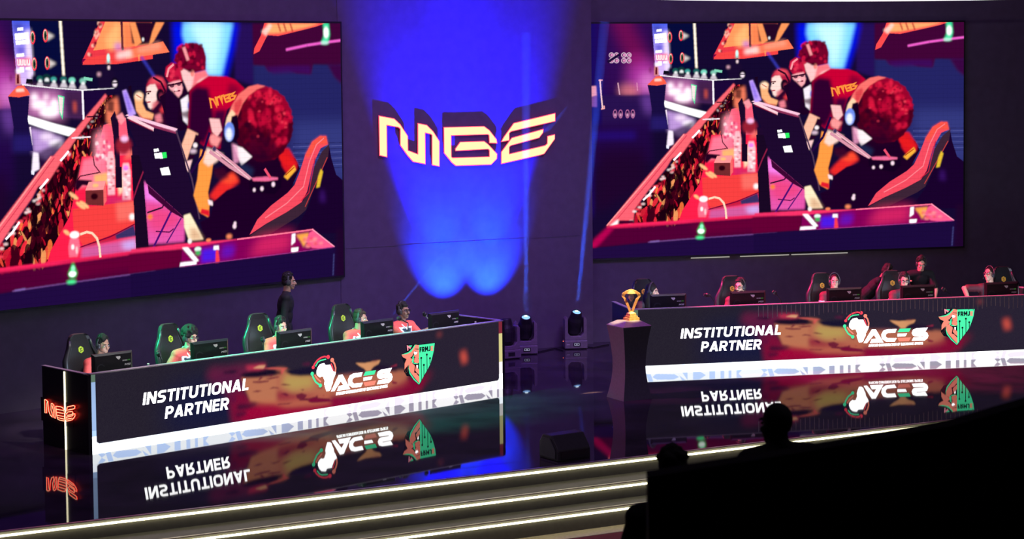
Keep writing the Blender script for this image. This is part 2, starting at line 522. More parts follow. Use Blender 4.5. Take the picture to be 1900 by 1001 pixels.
# curved lit header above the right screen
mb = MB(); rg = []
for i in range(25):
    u = 1180 + 740 * i / 24; t, z = RS.at(u, 2.6 - 3.4 * ((u - 1540) / 330.0) ** 2, -1.6); c = RS.w(t, -1.6, z)
    rg.append([c, c + RS.n * .03, c + RS.n * .03 + Vector((0, 0, .05)), c + Vector((0, 0, .05))])
mb.rings(rg); o = mb.build('header_light', emat('header_white', (1, .97, .92), 1.6)); tag(o, 'curved white light strip along the top edge above the right screen', 'light strip')

# ================================================================== VIDEO SCREENS
VW, VH = 880, 506
cv = Canvas(VW, VH, (20, 8, 46))
_Z = {5: (1090, 30, 3.709), 6: (1400, 30, 3.7075), 7: (1090, 250, 4.351), 8: (1400, 250, 4.3525), 0: (0, 0, 1.0)}


def V(z, pts):
    """sketch coordinates of the stage video to canvas pixels"""
    ox, oy, k = _Z[z]; out = []
    for x, y in pts:
        t, zz = RS.at(ox + x / k, oy + y / k); out.append(((t + SCR_W) / SCR_W * VW, (Z1 - zz) / (Z1 - Z0) * VH))
    return out


def VP(z, s, rgb, *a, **k):
    n = [float(q) for q in s.replace(',', ' ').split()]; cv.poly(V(z, list(zip(n[::2], n[1::2]))), rgb, *a, **k)


def VL(z, s, wd, rgb, *a, **k):
    n = [float(q) for q in s.replace(',', ' ').split()]; cv.line(V(z, list(zip(n[::2], n[1::2]))), wd * VW / 640, rgb, *a, **k)


def VE(z, x, y, rx, ry, rgb, *a, **k):
    c = V(z, [(x, y)])[0]; q = V(z, [(x + rx, y)])[0]; p = V(z, [(x, y + ry)])[0]
    cv.ell(c[0], c[1], abs(q[0] - c[0]), abs(p[1] - c[1]), rgb, *a, **k)


rnd = random.Random(5)
# --- dark hall, haze
VP(5, '0,40 130,40 140,1000 0,1000', (24, 8, 98), .8, 12)
VP(5, '100,40 460,40 460,560 100,560', (50, 10, 84), .8, 14)
VP(5, '170,50 300,50 380,200 440,400 330,420 240,220', (112, 12, 78), .85, 14)
VE(5, 380, 420, 100, 120, (190, 60, 175), .75, 16); VE(5, 420, 460, 60, 70, (222, 125, 205), .8, 10)
VE(5, 290, 512, 70, 40, (222, 120, 130), .8, 9); VE(5, 330, 290, 50, 40, (150, 20, 110), .5, 8)
VP(5, '100,545 440,540 440,790 100,790', (38, 16, 76), .95, 2); VP(5, '370,545 445,545 445,680 400,660', (120, 70, 170), .7, 9)
VP(5, '20,740 440,720 440,1000 20,1000', (32, 6, 66), .9, 8); VP(5, '10,800 330,790 330,850 10,850', (38, 14, 130), .5, 6)
VP(7, '60,100 480,100 480,420 60,640', (30, 4, 42), .9, 14); VP(7, '0,0 40,0 40,640 0,700', (34, 8, 120), .8, 6)
for x0 in (165, 250):
    for dx in (0, 35):
        for dy in (0, 38):
            VE(5, x0 + dx, 268 + dy, 18, 18, (228, 190, 215)); VE(5, x0 + dx, 268 + dy, 13, 13, (50, 12, 70)); VE(5, x0 + dx + 2, 268 + dy, 9, 9, (225, 140, 190))
VL(5, '145,312 220,265', 4, (24, 8, 50))
for x in (190, 228, 275, 312):
    VE(5, x, 672, 15, 31, (176, 100, 150)); VE(5, x, 672, 10, 24, (40, 12, 66)); VE(5, x, 680, 7, 12, (225, 160, 200), 1, 1)
VP(5, '20,482 60,480 64,548 22,560', (226, 150, 168), 1, 1); VP(5, '22,556 64,545 66,625 22,622', (120, 70, 140), 1, 1)
VL(5, '86,440 94,540 104,636', 2.2, (250, 205, 205)); VL(5, '80,440 100,440', 2, (250, 170, 170)); VL(5, '98,638 116,634 114,620', 2, (250, 170, 170))
VL(5, '210,462 221,536', 1.8, (225, 170, 190), .9); VL(5, '340,460 344,510', 1.5, (230, 150, 190), .8)
# --- tall lit column, rings, side panel
VP(5, '548,52 736,52 748,360 566,360', (6, 10, 56), 1, 1)
VP(5, '443,52 549,52 568,408 470,405', (70, 90, 232), 1, 0, 1.0, (226, 190, 250))
VP(5, '452,60 510,70 500,110 456,120', (30, 40, 140), .7, 5); VP(5, '466,200 520,200 520,235 470,240', (70, 60, 200), .8, 4)
VP(5, '520,110 552,100 566,380 535,380', (245, 225, 255), .9, 3)
for q in ('475,92 510,88 511,104 476,108', '459,124 540,116 543,152 462,160', '463,164 545,156 546,180 466,186', '467,237 512,232 514,250 468,254', '484,310 510,308 512,338 486,340', '520,312 548,310 548,322 520,324'):
    VP(5, q, (255, 255, 255), 1, 0, 1.4)
VP(5, '466,262 552,258 555,304 470,308', (250, 60, 100), .9, 3)
for x in (474, 492, 512, 532): VL(5, '%d,270 %d,298 %d,298 %d,270' % (x, x + 2, x + 12, x + 12), 1.5, (255, 220, 220), 1, 0, 1.3)
for x, y in ((566, 145), (643, 133), (573, 293), (651, 287)):
    VP(5, '%d,%d %d,%d %d,%d' % (x + 8, y - 22, x + 54, y + 2, x + 10, y + 28), (230, 220, 215), .85 if x > 600 else 0, 2)
    VE(5, x, y, 16, 38, (245, 50, 70)); VE(5, x - 1, y - 3, 11, 31, (245, 205, 190)); VE(5, x, y, 9, 27, (60, 90, 60)); VE(5, x + 1, y, 5, 14, (14, 24, 30))
VL(5, '735,50 742,200 750,360', 3.4, (255, 238, 215), 1, 1, 1.3)
# --- rear desk and its players
VP(5, '560,355 930,355 1060,430 860,440 540,415', (14, 8, 44), 1, 2)
for x, y, r, c in ((605, 374, 20, (20, 90, 84)), (645, 368, 24, (10, 50, 52)), (688, 378, 18, (60, 160, 150)), (748, 378, 20, (30, 100, 96)), (800, 384, 21, (120, 215, 190)), (866, 388, 20, (120, 190, 170))):
    VE(5, x, y, r, r * .8, c, 1, 1); VE(5, x + 2, y + 16, r * .55, r * .6, (235, 240, 240), 1, 1); VP(5, '%d,%d %d,%d %d,%d %d,%d' % (x - 24, y + 46, x - 12, y + 22, x + 14, y + 22, x + 26, y + 48), (205, 195, 205) if x % 3 else (18, 40, 50), 1, 1)
VP(5, '525,374 560,378 562,406 520,402', (8, 10, 24)); VL(5, '880,374 918,380', 4, (130, 210, 180))
VP(5, '500,410 862,442 866,600 528,580', (74, 36, 92), 1, 1); VP(5, '530,440 720,452 745,600 530,575', (214, 130, 190), .9, 9)
for x, y, rx, ry in ((600, 520, 50, 24), (660, 560, 60, 30), (690, 520, 26, 30), (570, 480, 20, 22), (640, 480, 10, 20)): VE(5, x, y, rx, ry, (255, 235, 245), .95, 4, 1.3)
VP(5, '712,466 752,476 738,604 720,570', (80, 225, 160), 1, 0); VP(5, '716,474 744,482 735,585 722,560', (250, 225, 225))
VP(5, '758,450 860,446 864,600 766,590', (64, 30, 70), .9, 4); VP(5, '806,505 822,508 822,566 808,560', (230, 90, 60), .8, 3)
VL(5, '500,408 700,428 862,440 1060,430', 1.6, (240, 235, 240), 1, 0)
VP(5, '870,446 1015,440 960,510 872,600', (26, 6, 54)); VL(5, '863,445 867,600', 3, (250, 240, 250))
VP(5, '524,580 700,632 822,662 775,698 640,660 528,622', (255, 255, 255), 1, 1, 1.6)
VP(5, '535,650 640,672 745,716 700,770 640,830 555,790', (190, 150, 218), .95, 4); VE(5, 690, 735, 40, 22, (255, 245, 255), .95, 4); VE(5, 640, 700, 40, 20, (250, 225, 250), .9, 4)
VP(5, '600,780 745,715 600,940 560,960 556,790', (40, 10, 56), .8, 3)
VP(5, '556,784 588,790 592,880 545,900', (250, 235, 255), 1, 1); VP(5, '543,888 562,890 560,912 543,908', (235, 235, 255)); VL(5, '540,650 548,740', 3, (240, 220, 240))
# --- trophy stand
VP(5, '412,472 540,470 528,600 556,776 436,778 442,640 428,540', (24, 12, 62)); VP(5, '437,690 556,690 557,780 436,782', (40, 28, 110), .7, 5)
VP(5, '412,472 452,432 470,415 506,412 532,440 545,465 478,478', (255, 92, 70)); VP(5, '462,430 505,428 512,446 460,448', (255, 205, 190), 1, 1)
VP(5, '460,345 486,342 492,410 458,410', (215, 130, 130), 1, 1); VP(5, '468,350 480,348 480,402 466,402', (92, 14, 30)); VE(5, 478, 332, 14, 12, (255, 235, 255), 1, 2, 1.3); VE(5, 432, 370, 7, 22, (120, 30, 90), .9, 2)
# --- hanging video in the video (upper middle)
VP(5, '868,268 980,50 1310,50 1310,210', (232, 56, 70)); VP(5, '935,215 1012,52 1310,52 1310,175', (255, 150, 92))
for i in range(26):
    t = rnd.random(); VE(5, 905 + 75 * t + rnd.uniform(-8, 20), 245 - 190 * t, 7, 9, rnd.choice([(255, 190, 170), (120, 10, 40), (255, 90, 80)]), .9, 1)
VP(5, '1010,150 1080,60 1105,60 1105,200 1030,215', (255, 190, 120), .8, 5); VE(5, 1090, 190, 26, 20, (200, 120, 210), .8, 4)
VP(5, '1108,50 1123,50 1127,212 1112,214', (62, 10, 46)); VP(5, '1126,60 1160,60 1200,190 1130,206', (255, 128, 80), .9, 3)
VP(5, '1168,50 1300,50 1310,180 1180,175', (36, 6, 36), 1, 2); VP(6, '55,50 195,50 165,165 60,185', (36, 6, 36), 1, 1)
VP(5, '1166,52 1202,52 1240,168 1200,192', (255, 150, 90), 1, 1); VP(6, '185,50 238,50 168,160 136,185 160,105', (255, 150, 90), 1, 1); VE(6, 100, 150, 6, 10, (255, 250, 250), 1, 1)
VP(5, '870,262 1100,225 1310,192 1310,262 1080,292 868,296', (240, 66, 66)); VP(6, '-10,214 228,160 268,222 -10,262', (255, 120, 84), 1, 0)
VP(6, '-70,228 20,210 30,248 -70,262', (255, 226, 222), .9, 4); VP(6, '60,200 205,168 220,200 70,226', (255, 160, 130), .9, 4); VP(6, '66,238 78,236 74,275 70,275', (255, 150, 90))
VP(5, '862,290 890,262 868,262', (120, 0, 60)); VE(5, 1028, 258, 9, 26, (190, 255, 240), 1, 1, 1.2); VE(5, 1028, 282, 14, 7, (60, 200, 190), .9, 2)
# --- person and face behind, faint beam
VP(5, '985,300 1015,290 1060,330 1075,430 970,430 960,360', (24, 9, 46), 1, 2); VE(5, 1030, 308, 15, 18, (18, 8, 36)); VE(5, 1030, 312, 8, 12, (245, 215, 225), 1, 1); VE(5, 968, 350, 11, 10, (225, 170, 190), 1, 2)
VL(6, '90,255 130,310 172,372', 3.5, (58, 60, 190), .8, 2)
VE(5, 1066, 398, 24, 30, (16, 6, 30), 1, 1); VE(5, 1066, 405, 14, 19, (240, 222, 235), 1, 1); VL(5, '1052,400 1082,400', 1.5, (20, 10, 30))
# --- wall at the right, blue column of light
VP(6, '700,52 830,52 830,420 700,380', (36, 14, 84), 1, 3); VP(6, '825,290 1450,290 1450,1000 825,1000', (34, 34, 96), 1, 3)
VP(6, '1090,640 1450,640 1450,1000 1090,1000', (52, 58, 126), .8, 14)
for i in range(9): VL(6, '1090,%d 1450,%d' % (770 + i * 19, 768 + i * 19), 1, (96, 100, 168) if i % 2 else (24, 18, 66), .6)
VP(6, '824,50 1450,40 1450,290 1400,300 1330,290 1240,290 1225,350 1120,345 1060,320 930,335 900,300 824,295', (62, 4, 52), 1, 2)
VP(6, '900,310 1060,300 1220,300 1220,352 1120,340 960,348', (58, 10, 88), .9, 3); VP(6, '1340,290 1450,290 1450,420 1390,370', (56, 6, 64), 1, 3)
VP(6, '905,46 1340,40 1260,64 1100,100 1000,122 925,118 868,214 828,232 834,196 880,120', (248, 74, 76)); VP(6, '925,50 1290,45 1180,72 1000,105 925,108', (255, 172, 108), 1, 2)
for x in (1000, 1040, 1085): VL(6, '%d,50 %d,90' % (x, x + 14), 3, (180, 40, 40), .8, 1)
VP(6, '884,98 940,50 960,60 915,122', (255, 214, 200), .9, 2)
VL(6, '1058,203 1200,176 1330,158 1448,144', 3.4, (244, 96, 206), 1, 1); VP(6, '1315,42 1355,42 1362,110 1350,160 1300,165 1322,110', (60, 225, 160), 1, 2); VE(6, 1336, 98, 17, 34, (250, 255, 250), 1, 2, 1.3); VE(6, 1325, 160, 28, 9, (190, 250, 230), 1, 2)
VP(6, '292,50 730,50 700,190 640,370 540,370 300,300', (0, 16, 226), 1, 6); VP(6, '362,50 690,50 655,200 608,362 508,356 504,230 440,160 375,185 355,120', (120, 205, 255), 1, 4, 1.1); VP(6, '400,50 620,50 590,240 560,350 515,345 505,230 455,165', (196, 238, 255), .8, 10, 1.2)
# --- crowd and long table at the left
VP(7, '870,0 1100,-200 1050,60 990,260 900,420 770,610 745,700 360,700 480,480', (30, 0, 12)); VP(5, '1000,470 1075,470 990,640 930,860 880,1000 520,1000', (34, 0, 16))
for i in range(330):
    t = rnd.random() ** 1.2; s = rnd.random()
    ax, ay = 1258 + 110 * (1 - t) - 2, 270 + 0 * t
    # left edge runs (1365,160)->(1165,420); right edge (1378,160)->(1255,410)
    xl, xr = 1366 - 196 * (1 - t) - 4, 1380 - 120 * (1 - t); y = 158 + 256 * (1 - t); x = xl + (xr - xl) * s
    if x > xr - 2: continue
    k = 1.2 + 5.0 * (1 - t); c = rnd.choice([(250, 120, 60), (240, 40, 60), (235, 150, 90), (110, 0, 26), (20, 0, 8), (24, 0, 10), (190, 10, 44), (26, 0, 12), (20, 0, 10), (225, 74, 54), (70, 0, 20), (200, 30, 50), (30, 0, 14)])
    VE(0, x, y, k * rnd.uniform(.3, .85), k * rnd.uniform(1.0, 3.0), c, rnd.uniform(.75, 1), 0, rot=rnd.uniform(-.5, .6))
for i in range(60):
    t = rnd.random() ** 1.1; xl, xr = 1366 - 196 * (1 - t) - 4, 1380 - 120 * (1 - t); y = 158 + 256 * (1 - t); x = xl + (xr - xl) * rnd.uniform(.15, .9); k = 1.2 + 5.0 * (1 - t)
    VE(0, x, y, k * rnd.uniform(.7, 1.3), k * rnd.uniform(1.8, 3.4), rnd.choice([(20, 0, 10), (26, 0, 14), (60, 0, 22)]), .92, 0, rot=rnd.uniform(-.2, .4))
VP(7, '776,-8 868,0 700,160 640,260 485,455 380,600 372,690 152,738 420,410', (250, 96, 112), 1, 1); VP(5, '1004,462 1016,476 800,740 640,960 500,1000', (248, 100, 112), 1, 1)
VL(7, '776,0 470,370 160,728', 2.2, (255, 150, 150), .9); VL(7, '800,6 500,370 210,715', 1.5, (200, 40, 70), .7)
for i in range(60):
    t = rnd.random(); x, y = 1352 - 196 * t + rnd.uniform(-1, 10) * (.4 + t), 178 + 240 * t; VE(0, x, y, 1 + 3.4 * t, .8 + 1.6 * t, rnd.choice([(255, 215, 215), (255, 70, 90), (255, 240, 240), (200, 30, 60)]), .8, 1)
for x, y in ((455, 515), (700, 200), (850, 20)): VL(7, '%d,%d %d,%d %d,%d' % (x, y + 6, x + 40, y - 30, x + 88, y - 92) if x == 455 else '%d,%d %d,%d %d,%d' % (x, y, x + 25, y - 25, x + 50, y - 52), 3, (255, 240, 250), 1, 0, 1.3)
VP(7, '250,690 375,690 370,722 245,722', (60, 0, 40), 1, 1); VP(7, '180,735 250,680 240,735', (255, 240, 240), 1, 2, 1.3)
VL(5, '795,710 905,706', 2, (250, 230, 240)); VL(5, '890,592 970,590', 2, (40, 0, 30)); VL(5, '905,664 1020,650', 2, (70, 0, 40))
# --- table top, bottles, boxes, cables
VP(5, '990,640 1130,600 1150,760 1170,1000 880,1000', (250, 92, 120)); VP(7, '1000,0 1385,0 1390,645 735,695 765,610 900,400 960,190', (250, 30, 72))
VP(7, '960,210 1010,20 1180,0 1180,180', (255, 120, 148), 1, 3); VP(5, '1010,520 1080,480 1090,560 1040,650 1010,620', (238, 120, 90), 1, 3); VP(5, '935,700 990,660 1000,800 930,880', (255, 150, 170), .9, 6)
VP(5, '1020,500 1060,505 1055,570 1015,560', (40, 4, 24), .8, 2); VP(5, '1035,600 1062,560 1085,630 1090,900 1060,900 1050,700', (28, 8, 40)); VP(5, '1070,590 1108,570 1130,610 1100,640', (250, 150, 160), 1, 1)
for x, y, h in ((985, 690, 150), (1015, 700, 190), (955, 740, 130)):
    for i in range(12): VE(5, x + rnd.uniform(-12, 12), y + h * rnd.random(), 9, 12, rnd.choice([(255, 170, 190), (225, 60, 110), (255, 220, 225), (250, 110, 150)]), .9, 1)
VE(5, 1115, 760, 50, 50, (150, 30, 50), 1, 3); VE(5, 1120, 720, 24, 18, (250, 190, 235), 1, 2); VP(5, '1150,790 1220,790 1190,830 1110,840', (240, 110, 100), .9, 3)
VP(7, '1085,125 1190,110 1185,190 1090,180', (255, 178, 112), 1, 2); VP(7, '958,150 1070,160 1065,200 1000,190 960,230 945,210', (34, 2, 30), 1, 1)
VL(7, '940,240 945,180 985,130 1120,110', 1.5, (50, 0, 30)); VL(7, '1080,0 1090,60 1130,110', 1.6, (50, 0, 30))
for x0, x1, y0, y1 in ((1182, 1240, 0, 262), (1288, 1356, 80, 300)):
    VP(7, '%d,%d %d,%d %d,%d %d,%d %d,%d %d,%d' % (x0 + 12, y0 - 30, x1 - 14, y0 - 30, x1, y0 + 30, x1 - 4, y1, x0 + 2, y1, x0, y0 + 30), (255, 186, 196), 1, 1)
    for i in range(16): VE(7, rnd.uniform(x0 + 10, x1 - 10), rnd.uniform(y0 + 20, y1 - 10), 12, 6, rnd.choice([(255, 240, 240), (232, 70, 100), (180, 40, 70), (255, 255, 255)]), .9, 1)
VE(7, 1320, 84, 20, 18, (240, 130, 235), 1, 1); VP(7, '1255,150 1290,110 1295,240 1265,270', (255, 215, 180), 1, 2); VP(7, '1175,260 1350,290 1350,330 1170,330', (180, 40, 110), .7, 6)
VP(7, '924,346 1376,308 1380,470 1000,600 930,480', (240, 62, 62)); VP(7, '1240,322 1376,310 1378,430 1250,440', (246, 110, 100), .9, 4); VP(7, '980,600 1240,520 1260,560 1000,610', (200, 26, 60))
VP(7, '1020,226 1152,226 1152,332 1020,322', (112, 40, 44)); VP(7, '1046,170 1172,166 1152,226 1020,226', (255, 150, 150)); VP(7, '1152,226 1172,166 1174,300 1152,332', (240, 100, 100)); VE(7, 1085, 268, 26, 22, (40, 0, 14), 1, 1); VE(7, 1095, 195, 22, 12, (255, 190, 120), 1, 1)
for x, y in ((985, 325), (935, 260), (880, 500), (1010, 320)): VE(7, x, y, 40 if x > 900 else 26, 13, (255, 190, 130), 1, 1, rot=.6)
VP(7, '1232,530 1372,470 1392,546 1240,560', (58, 46, 98), 1, 1); VP(7, '985,606 1392,556 1392,648 980,684', (206, 92, 158), .95, 3); VP(7, '1270,590 1385,570 1385,630 1300,630', (205, 180, 250), .9, 5)
VL(7, '960,606 1200,540 1375,466', 1.7, (110, 0, 50))
VP(8, '104,178 230,260 360,376 412,430 402,600 128,606', (226, 84, 168), 1, 2); VP(8, '106,190 200,270 240,330 110,300', (244, 130, 236), .9, 4); VP(8, '128,330 330,390 400,470 220,530 128,500', (235, 60, 110), .7, 8)
VL(8, '190,520 290,530 320,510', 1.6, (60, 0, 60)); VL(8, '130,390 240,360 280,290 225,220', 2.2, (30, 4, 40)); VL(8, '160,640 300,400 440,190', 3, (70, 10, 110)); VL(8, '270,600 380,440', 2, (80, 20, 110)); VE(8, 145, 420, 20, 20, (250, 130, 60), 1, 2)
VE(7, 1360, 415, 20, 22, (255, 255, 255), 1, 2)
VP(5, '1060,880 1100,880 1100,1000 1060,1000', (24, 6, 34)); VP(7, '1366,120 1462,0 1450,-60 1370,-60', (30, 8, 44)); VP(8, '12,0 100,0 102,180 132,634 36,636 24,300', (24, 7, 34)); VL(8, '20,300 60,200 102,110', 2.2, (150, 30, 70), .8)
# --- players of the red team
VP(6, '112,452 118,410 140,378 185,360 225,372 246,410 244,450 215,500 180,440 150,420', (176, 26, 64), 1, 1); VP(6, '128,400 165,366 215,372 236,410 205,402 160,405', (240, 84, 100), .95, 3)
VP(6, '118,425 140,410 172,408 190,446 180,500 165,540 140,552 126,540 120,512 108,498 116,470', (255, 218, 210), 1, 1); VP(6, '150,520 180,500 196,520 176,560 150,556', (214, 96, 110), .9, 2)
VL(6, '116,452 142,450', 2, (90, 10, 34)); VE(6, 128, 462, 7, 5, (50, 6, 26), 1, 0); VL(6, '118,512 138,510', 1.6, (180, 50, 70)); VE(6, 205, 470, 27, 36, (20, 4, 28), 1, 1); VL(6, '165,372 210,396 236,446 232,470', 3, (50, 6, 34)); VE(6, 210, 474, 11, 15, (150, 44, 70), .9, 2); VE(6, 214, 480, 6, 8, (30, 4, 30), 1, 1)
VP(6, '150,560 190,520 246,490 270,560 262,640 220,700 150,650 130,600', (46, 4, 40), 1, 1); VP(6, '165,590 205,575 215,625 175,632', (244, 130, 146), .9, 2); VP(6, '196,556 250,500 262,520 214,580', (230, 60, 70), .8, 2)
VP(6, '38,478 70,452 95,465 90,520 110,560 160,580 150,612 90,615 48,560', (255, 176, 122), 1, 1); VP(6, '48,560 90,600 150,606 140,614 84,614', (200, 80, 70), .9, 1); VE(6, 66, 476, 26, 24, (255, 222, 190), 1, 2); VL(6, '52,470 80,486', 1.4, (200, 100, 80)); VP(6, '0,420 20,415 24,470 8,520', (24, 4, 30)); VP(5, '1186,600 1230,610 1300,700 1240,690', (255, 220, 230), .8, 3)
VP(6, '200,480 300,430 420,420 420,660 330,680 240,620', (28, 2, 34)); VP(6, '238,360 244,310 280,284 320,290 346,330 348,400 300,400 262,396', (196, 20, 62), 1, 1)
for i in range(22): VE(6, rnd.uniform(248, 335), rnd.uniform(296, 380), rnd.uniform(8, 16), rnd.uniform(6, 12), rnd.choice([(240, 54, 86), (120, 4, 40), (220, 34, 74)]), .7, 1, rot=rnd.random() * 3)
VL(6, '250,360 262,318 290,296', 3, (250, 150, 160)); VP(6, '256,405 290,392 336,384 352,430 344,462 322,486 290,462 262,430', (248, 168, 176), 1, 1); VL(6, '258,414 300,408 346,398', 2.4, (40, 0, 26)); VE(6, 280, 418, 15, 10, (60, 6, 40), .9, 0); VE(6, 326, 408, 14, 10, (60, 6, 40), .9, 0); VL(6, '298,450 330,446', 2, (120, 20, 50)); VP(6, '290,440 310,424 318,446 304,452', (255, 210, 210), .9, 1)
VP(6, '335,500 385,470 402,560 395,660 350,620', (248, 236, 246), 1, 1); VE(6, 392, 535, 11, 24, (90, 130, 250), 1, 1); VP(6, '330,575 400,560 400,610 350,600', (70, 10, 40), .8, 2); VP(6, '240,440 290,450 330,520 300,680 235,640', (30, 2, 40), 1, 2)
VP(6, '336,312 400,324 436,345 432,400 405,440 384,452 368,412 352,380', (255, 196, 196), 1, 1); VP(6, '430,340 500,322 524,365 444,412 410,440', (252, 120, 130), 1, 2); VP(6, '440,400 470,380 520,366 470,400', (255, 210, 210), .9, 2)
VP(6, '294,272 330,208 360,182 400,166 450,168 492,194 508,250 504,325 430,342 395,335 338,310', (112, 2, 42), 1, 1)
for i in range(34): VE(6, rnd.uniform(310, 495), rnd.uniform(180, 320), rnd.uniform(9, 20), rnd.uniform(7, 15), rnd.choice([(206, 20, 62), (70, 0, 26), (160, 6, 50), (90, 0, 34)]), .8, 1, rot=rnd.random() * 3)
VP(6, '352,196 372,190 398,266 380,272', (246, 150, 156), 1, 1); VE(6, 416, 345, 13, 20, (252, 140, 130), 1, 1); VE(6, 405, 330, 22, 9, (30, 0, 20), .9, 2)
VP(6, '396,445 440,408 524,360 640,364 700,384 762,436 700,520 640,560 612,640 592,790 480,770 376,690', (196, 0, 50), 1, 1)
VP(6, '396,450 440,420 520,430 556,600 520,700 482,770 376,690', (46, 0, 44), 1, 4); VP(6, '560,560 640,560 610,700 590,790 520,760', (66, 0, 50), 1, 4); VP(6, '660,400 740,430 690,500 640,470', (110, 0, 46), .8, 5)
for q in ('537,545 528,495 552,500 572,540 566,488', '582,530 574,490 594,482 612,525 606,480 620,476 634,512', '628,478 660,470 656,486 634,496 664,492 666,506 640,514', '668,470 694,458 672,480 700,478 690,496 674,502'): VL(6, q, 2.6, (255, 150, 60))
VP(6, '378,668 448,700 402,770 366,860 326,790', (255, 186, 158), 1, 1); VP(6, '430,700 470,720 440,800 405,850 372,870', (36, 2, 34), 1, 1); VE(6, 426, 766, 15, 14, (250, 235, 240), 1, 1); VE(6, 412, 800, 22, 12, (230, 200, 220), .9, 2); VP(6, '356,860 405,850 380,920 350,900', (250, 200, 200), 1, 1)
VP(6, '522,610 590,615 606,680 570,720 540,690', (255, 190, 190), 1, 1); VP(6, '520,720 545,700 600,730 570,780 528,760', (255, 150, 150), 1, 2)
# --- monitor seen from behind
VP(0, '1394,189 1483,213 1520,353 1500,356 1428,294 1414,240', (28, 8, 44)); VP(0, '1394,188 1400,186 1484,210 1482,216', (255, 196, 220), 1, 0); VP(0, '1400,192 1482,214 1481,218 1402,197', (150, 50, 90), .8)
VL(0, '1482,214 1508,290 1520,352', 2.6, (76, 52, 78), 1); VP(0, '1430,296 1500,356 1470,340 1432,310', (60, 6, 50))
VP(6, '155,782 185,780 190,796 158,800', (255, 255, 255), 1, 0, 1.3); VP(6, '158,808 206,804 214,838 164,838', (255, 255, 255), 1, 0, 1.3); VP(6, '208,804 236,802 240,834 214,838', (40, 220, 90), 1, 0, 1.2); VP(6, '194,895 248,888 262,934 206,936', (255, 255, 255), 1, 0, 1.3)
VP(5, '1112,446 1136,438 1196,578 1152,598', (196, 160, 250), 1, 1); VP(5, '1122,460 1136,450 1170,560 1156,574', (90, 60, 220), .8, 3); VP(5, '1136,600 1160,590 1310,660 1306,680', (255, 205, 215)); VL(5, '1150,612 1300,676', 1.6, (150, 20, 60), .7)
# --- curly player
VP(6, '690,830 850,850 1000,790 1104,860 1134,920 1090,1000 690,1000', (28, 0, 34)); VP(8, '640,120 920,0 1160,0 1310,140 1260,260 1150,340 950,290', (28, 0, 34))
VP(6, '996,790 1060,798 1118,890 1112,922 1052,962 1008,900', (214, 22, 34), 1, 2); VP(8, '1150,0 1230,30 1290,90 1240,110 1170,60', (226, 26, 30), 1, 2); VP(8, '1198,176 1284,98 1300,132 1228,200', (250, 176, 60), 1, 1); VL(8, '1215,165 1282,115', 1.6, (180, 60, 20))
VP(6, '702,545 760,470 850,438 960,444 1032,490 1068,560 1088,640 1072,720 1032,795 960,862 860,862 780,810 728,735 698,655', (112, 0, 30), 1, 1)
for i in range(70):
    a = 2 * PI * i / 70; x, y = 886 + 188 * math.cos(a), 648 + 206 * math.sin(a)
    if x < 740 and y < 640: continue
    VE(6, x, y, rnd.uniform(14, 26), rnd.uniform(12, 22), (150, 4, 44) if y < 640 and x > 780 else (70, 0, 28), .9, 1)
for i in range(120):
    a = rnd.random() * 2 * PI; r = rnd.random() ** .6; x, y = 886 + 178 * r * math.cos(a), 645 + 190 * r * math.sin(a)
    k = (x - 760) / 300 + (640 - y) / 240
    if k > .9: c = rnd.choice([(236, 34, 70), (220, 20, 60), (180, 4, 48), (232, 30, 64)])
    elif k > .2: c = rnd.choice([(190, 10, 52), (140, 0, 40), (96, 0, 32), (214, 22, 60)])
    else: c = rnd.choice([(58, 0, 26), (84, 0, 32), (44, 0, 28), (110, 2, 38)])
    VE(6, x, y, rnd.uniform(14, 30), rnd.uniform(12, 24), c, .78, 2, rot=rnd.random() * 3)
for i in range(40):
    x, y = rnd.uniform(790, 1060), rnd.uniform(470, 760); VE(6, x, y, rnd.uniform(7, 12), rnd.uniform(5, 9), (66, 0, 24) if rnd.random() < .6 else (240, 60, 84), .6, 1)
VE(6, 850, 790, 110, 70, (46, 0, 34), .75, 10); VE(6, 900, 690, 26, 34, (40, 0, 22), .7, 4)
VP(6, '760,810 900,830 960,860 860,870 780,840', (44, 0, 34), .9, 5)
VP(6, '645,600 672,540 722,470 790,425 850,412 905,422 850,440 790,478 745,530 712,600 680,640', (246, 112, 106), 1, 1); VP(6, '640,605 672,560 700,580 672,640 645,690 628,650', (255, 210, 170), 1, 1); VP(6, '690,520 740,490 745,525 712,590 690,580', (214, 60, 70), .9, 2)
VP(6, '672,600 712,590 720,720 690,760 664,640', (22, 0, 30), 1, 1); VE(6, 655, 690, 34, 58, (110, 140, 235), 1, 1); VE(6, 652, 705, 22, 38, (235, 240, 255), 1, 2)
VP(6, '680,770 740,786 806,842 732,892 706,842', (252, 236, 240), 1, 1); VP(6, '670,760 705,772 720,870 680,880', (230, 150, 190), .8, 2)
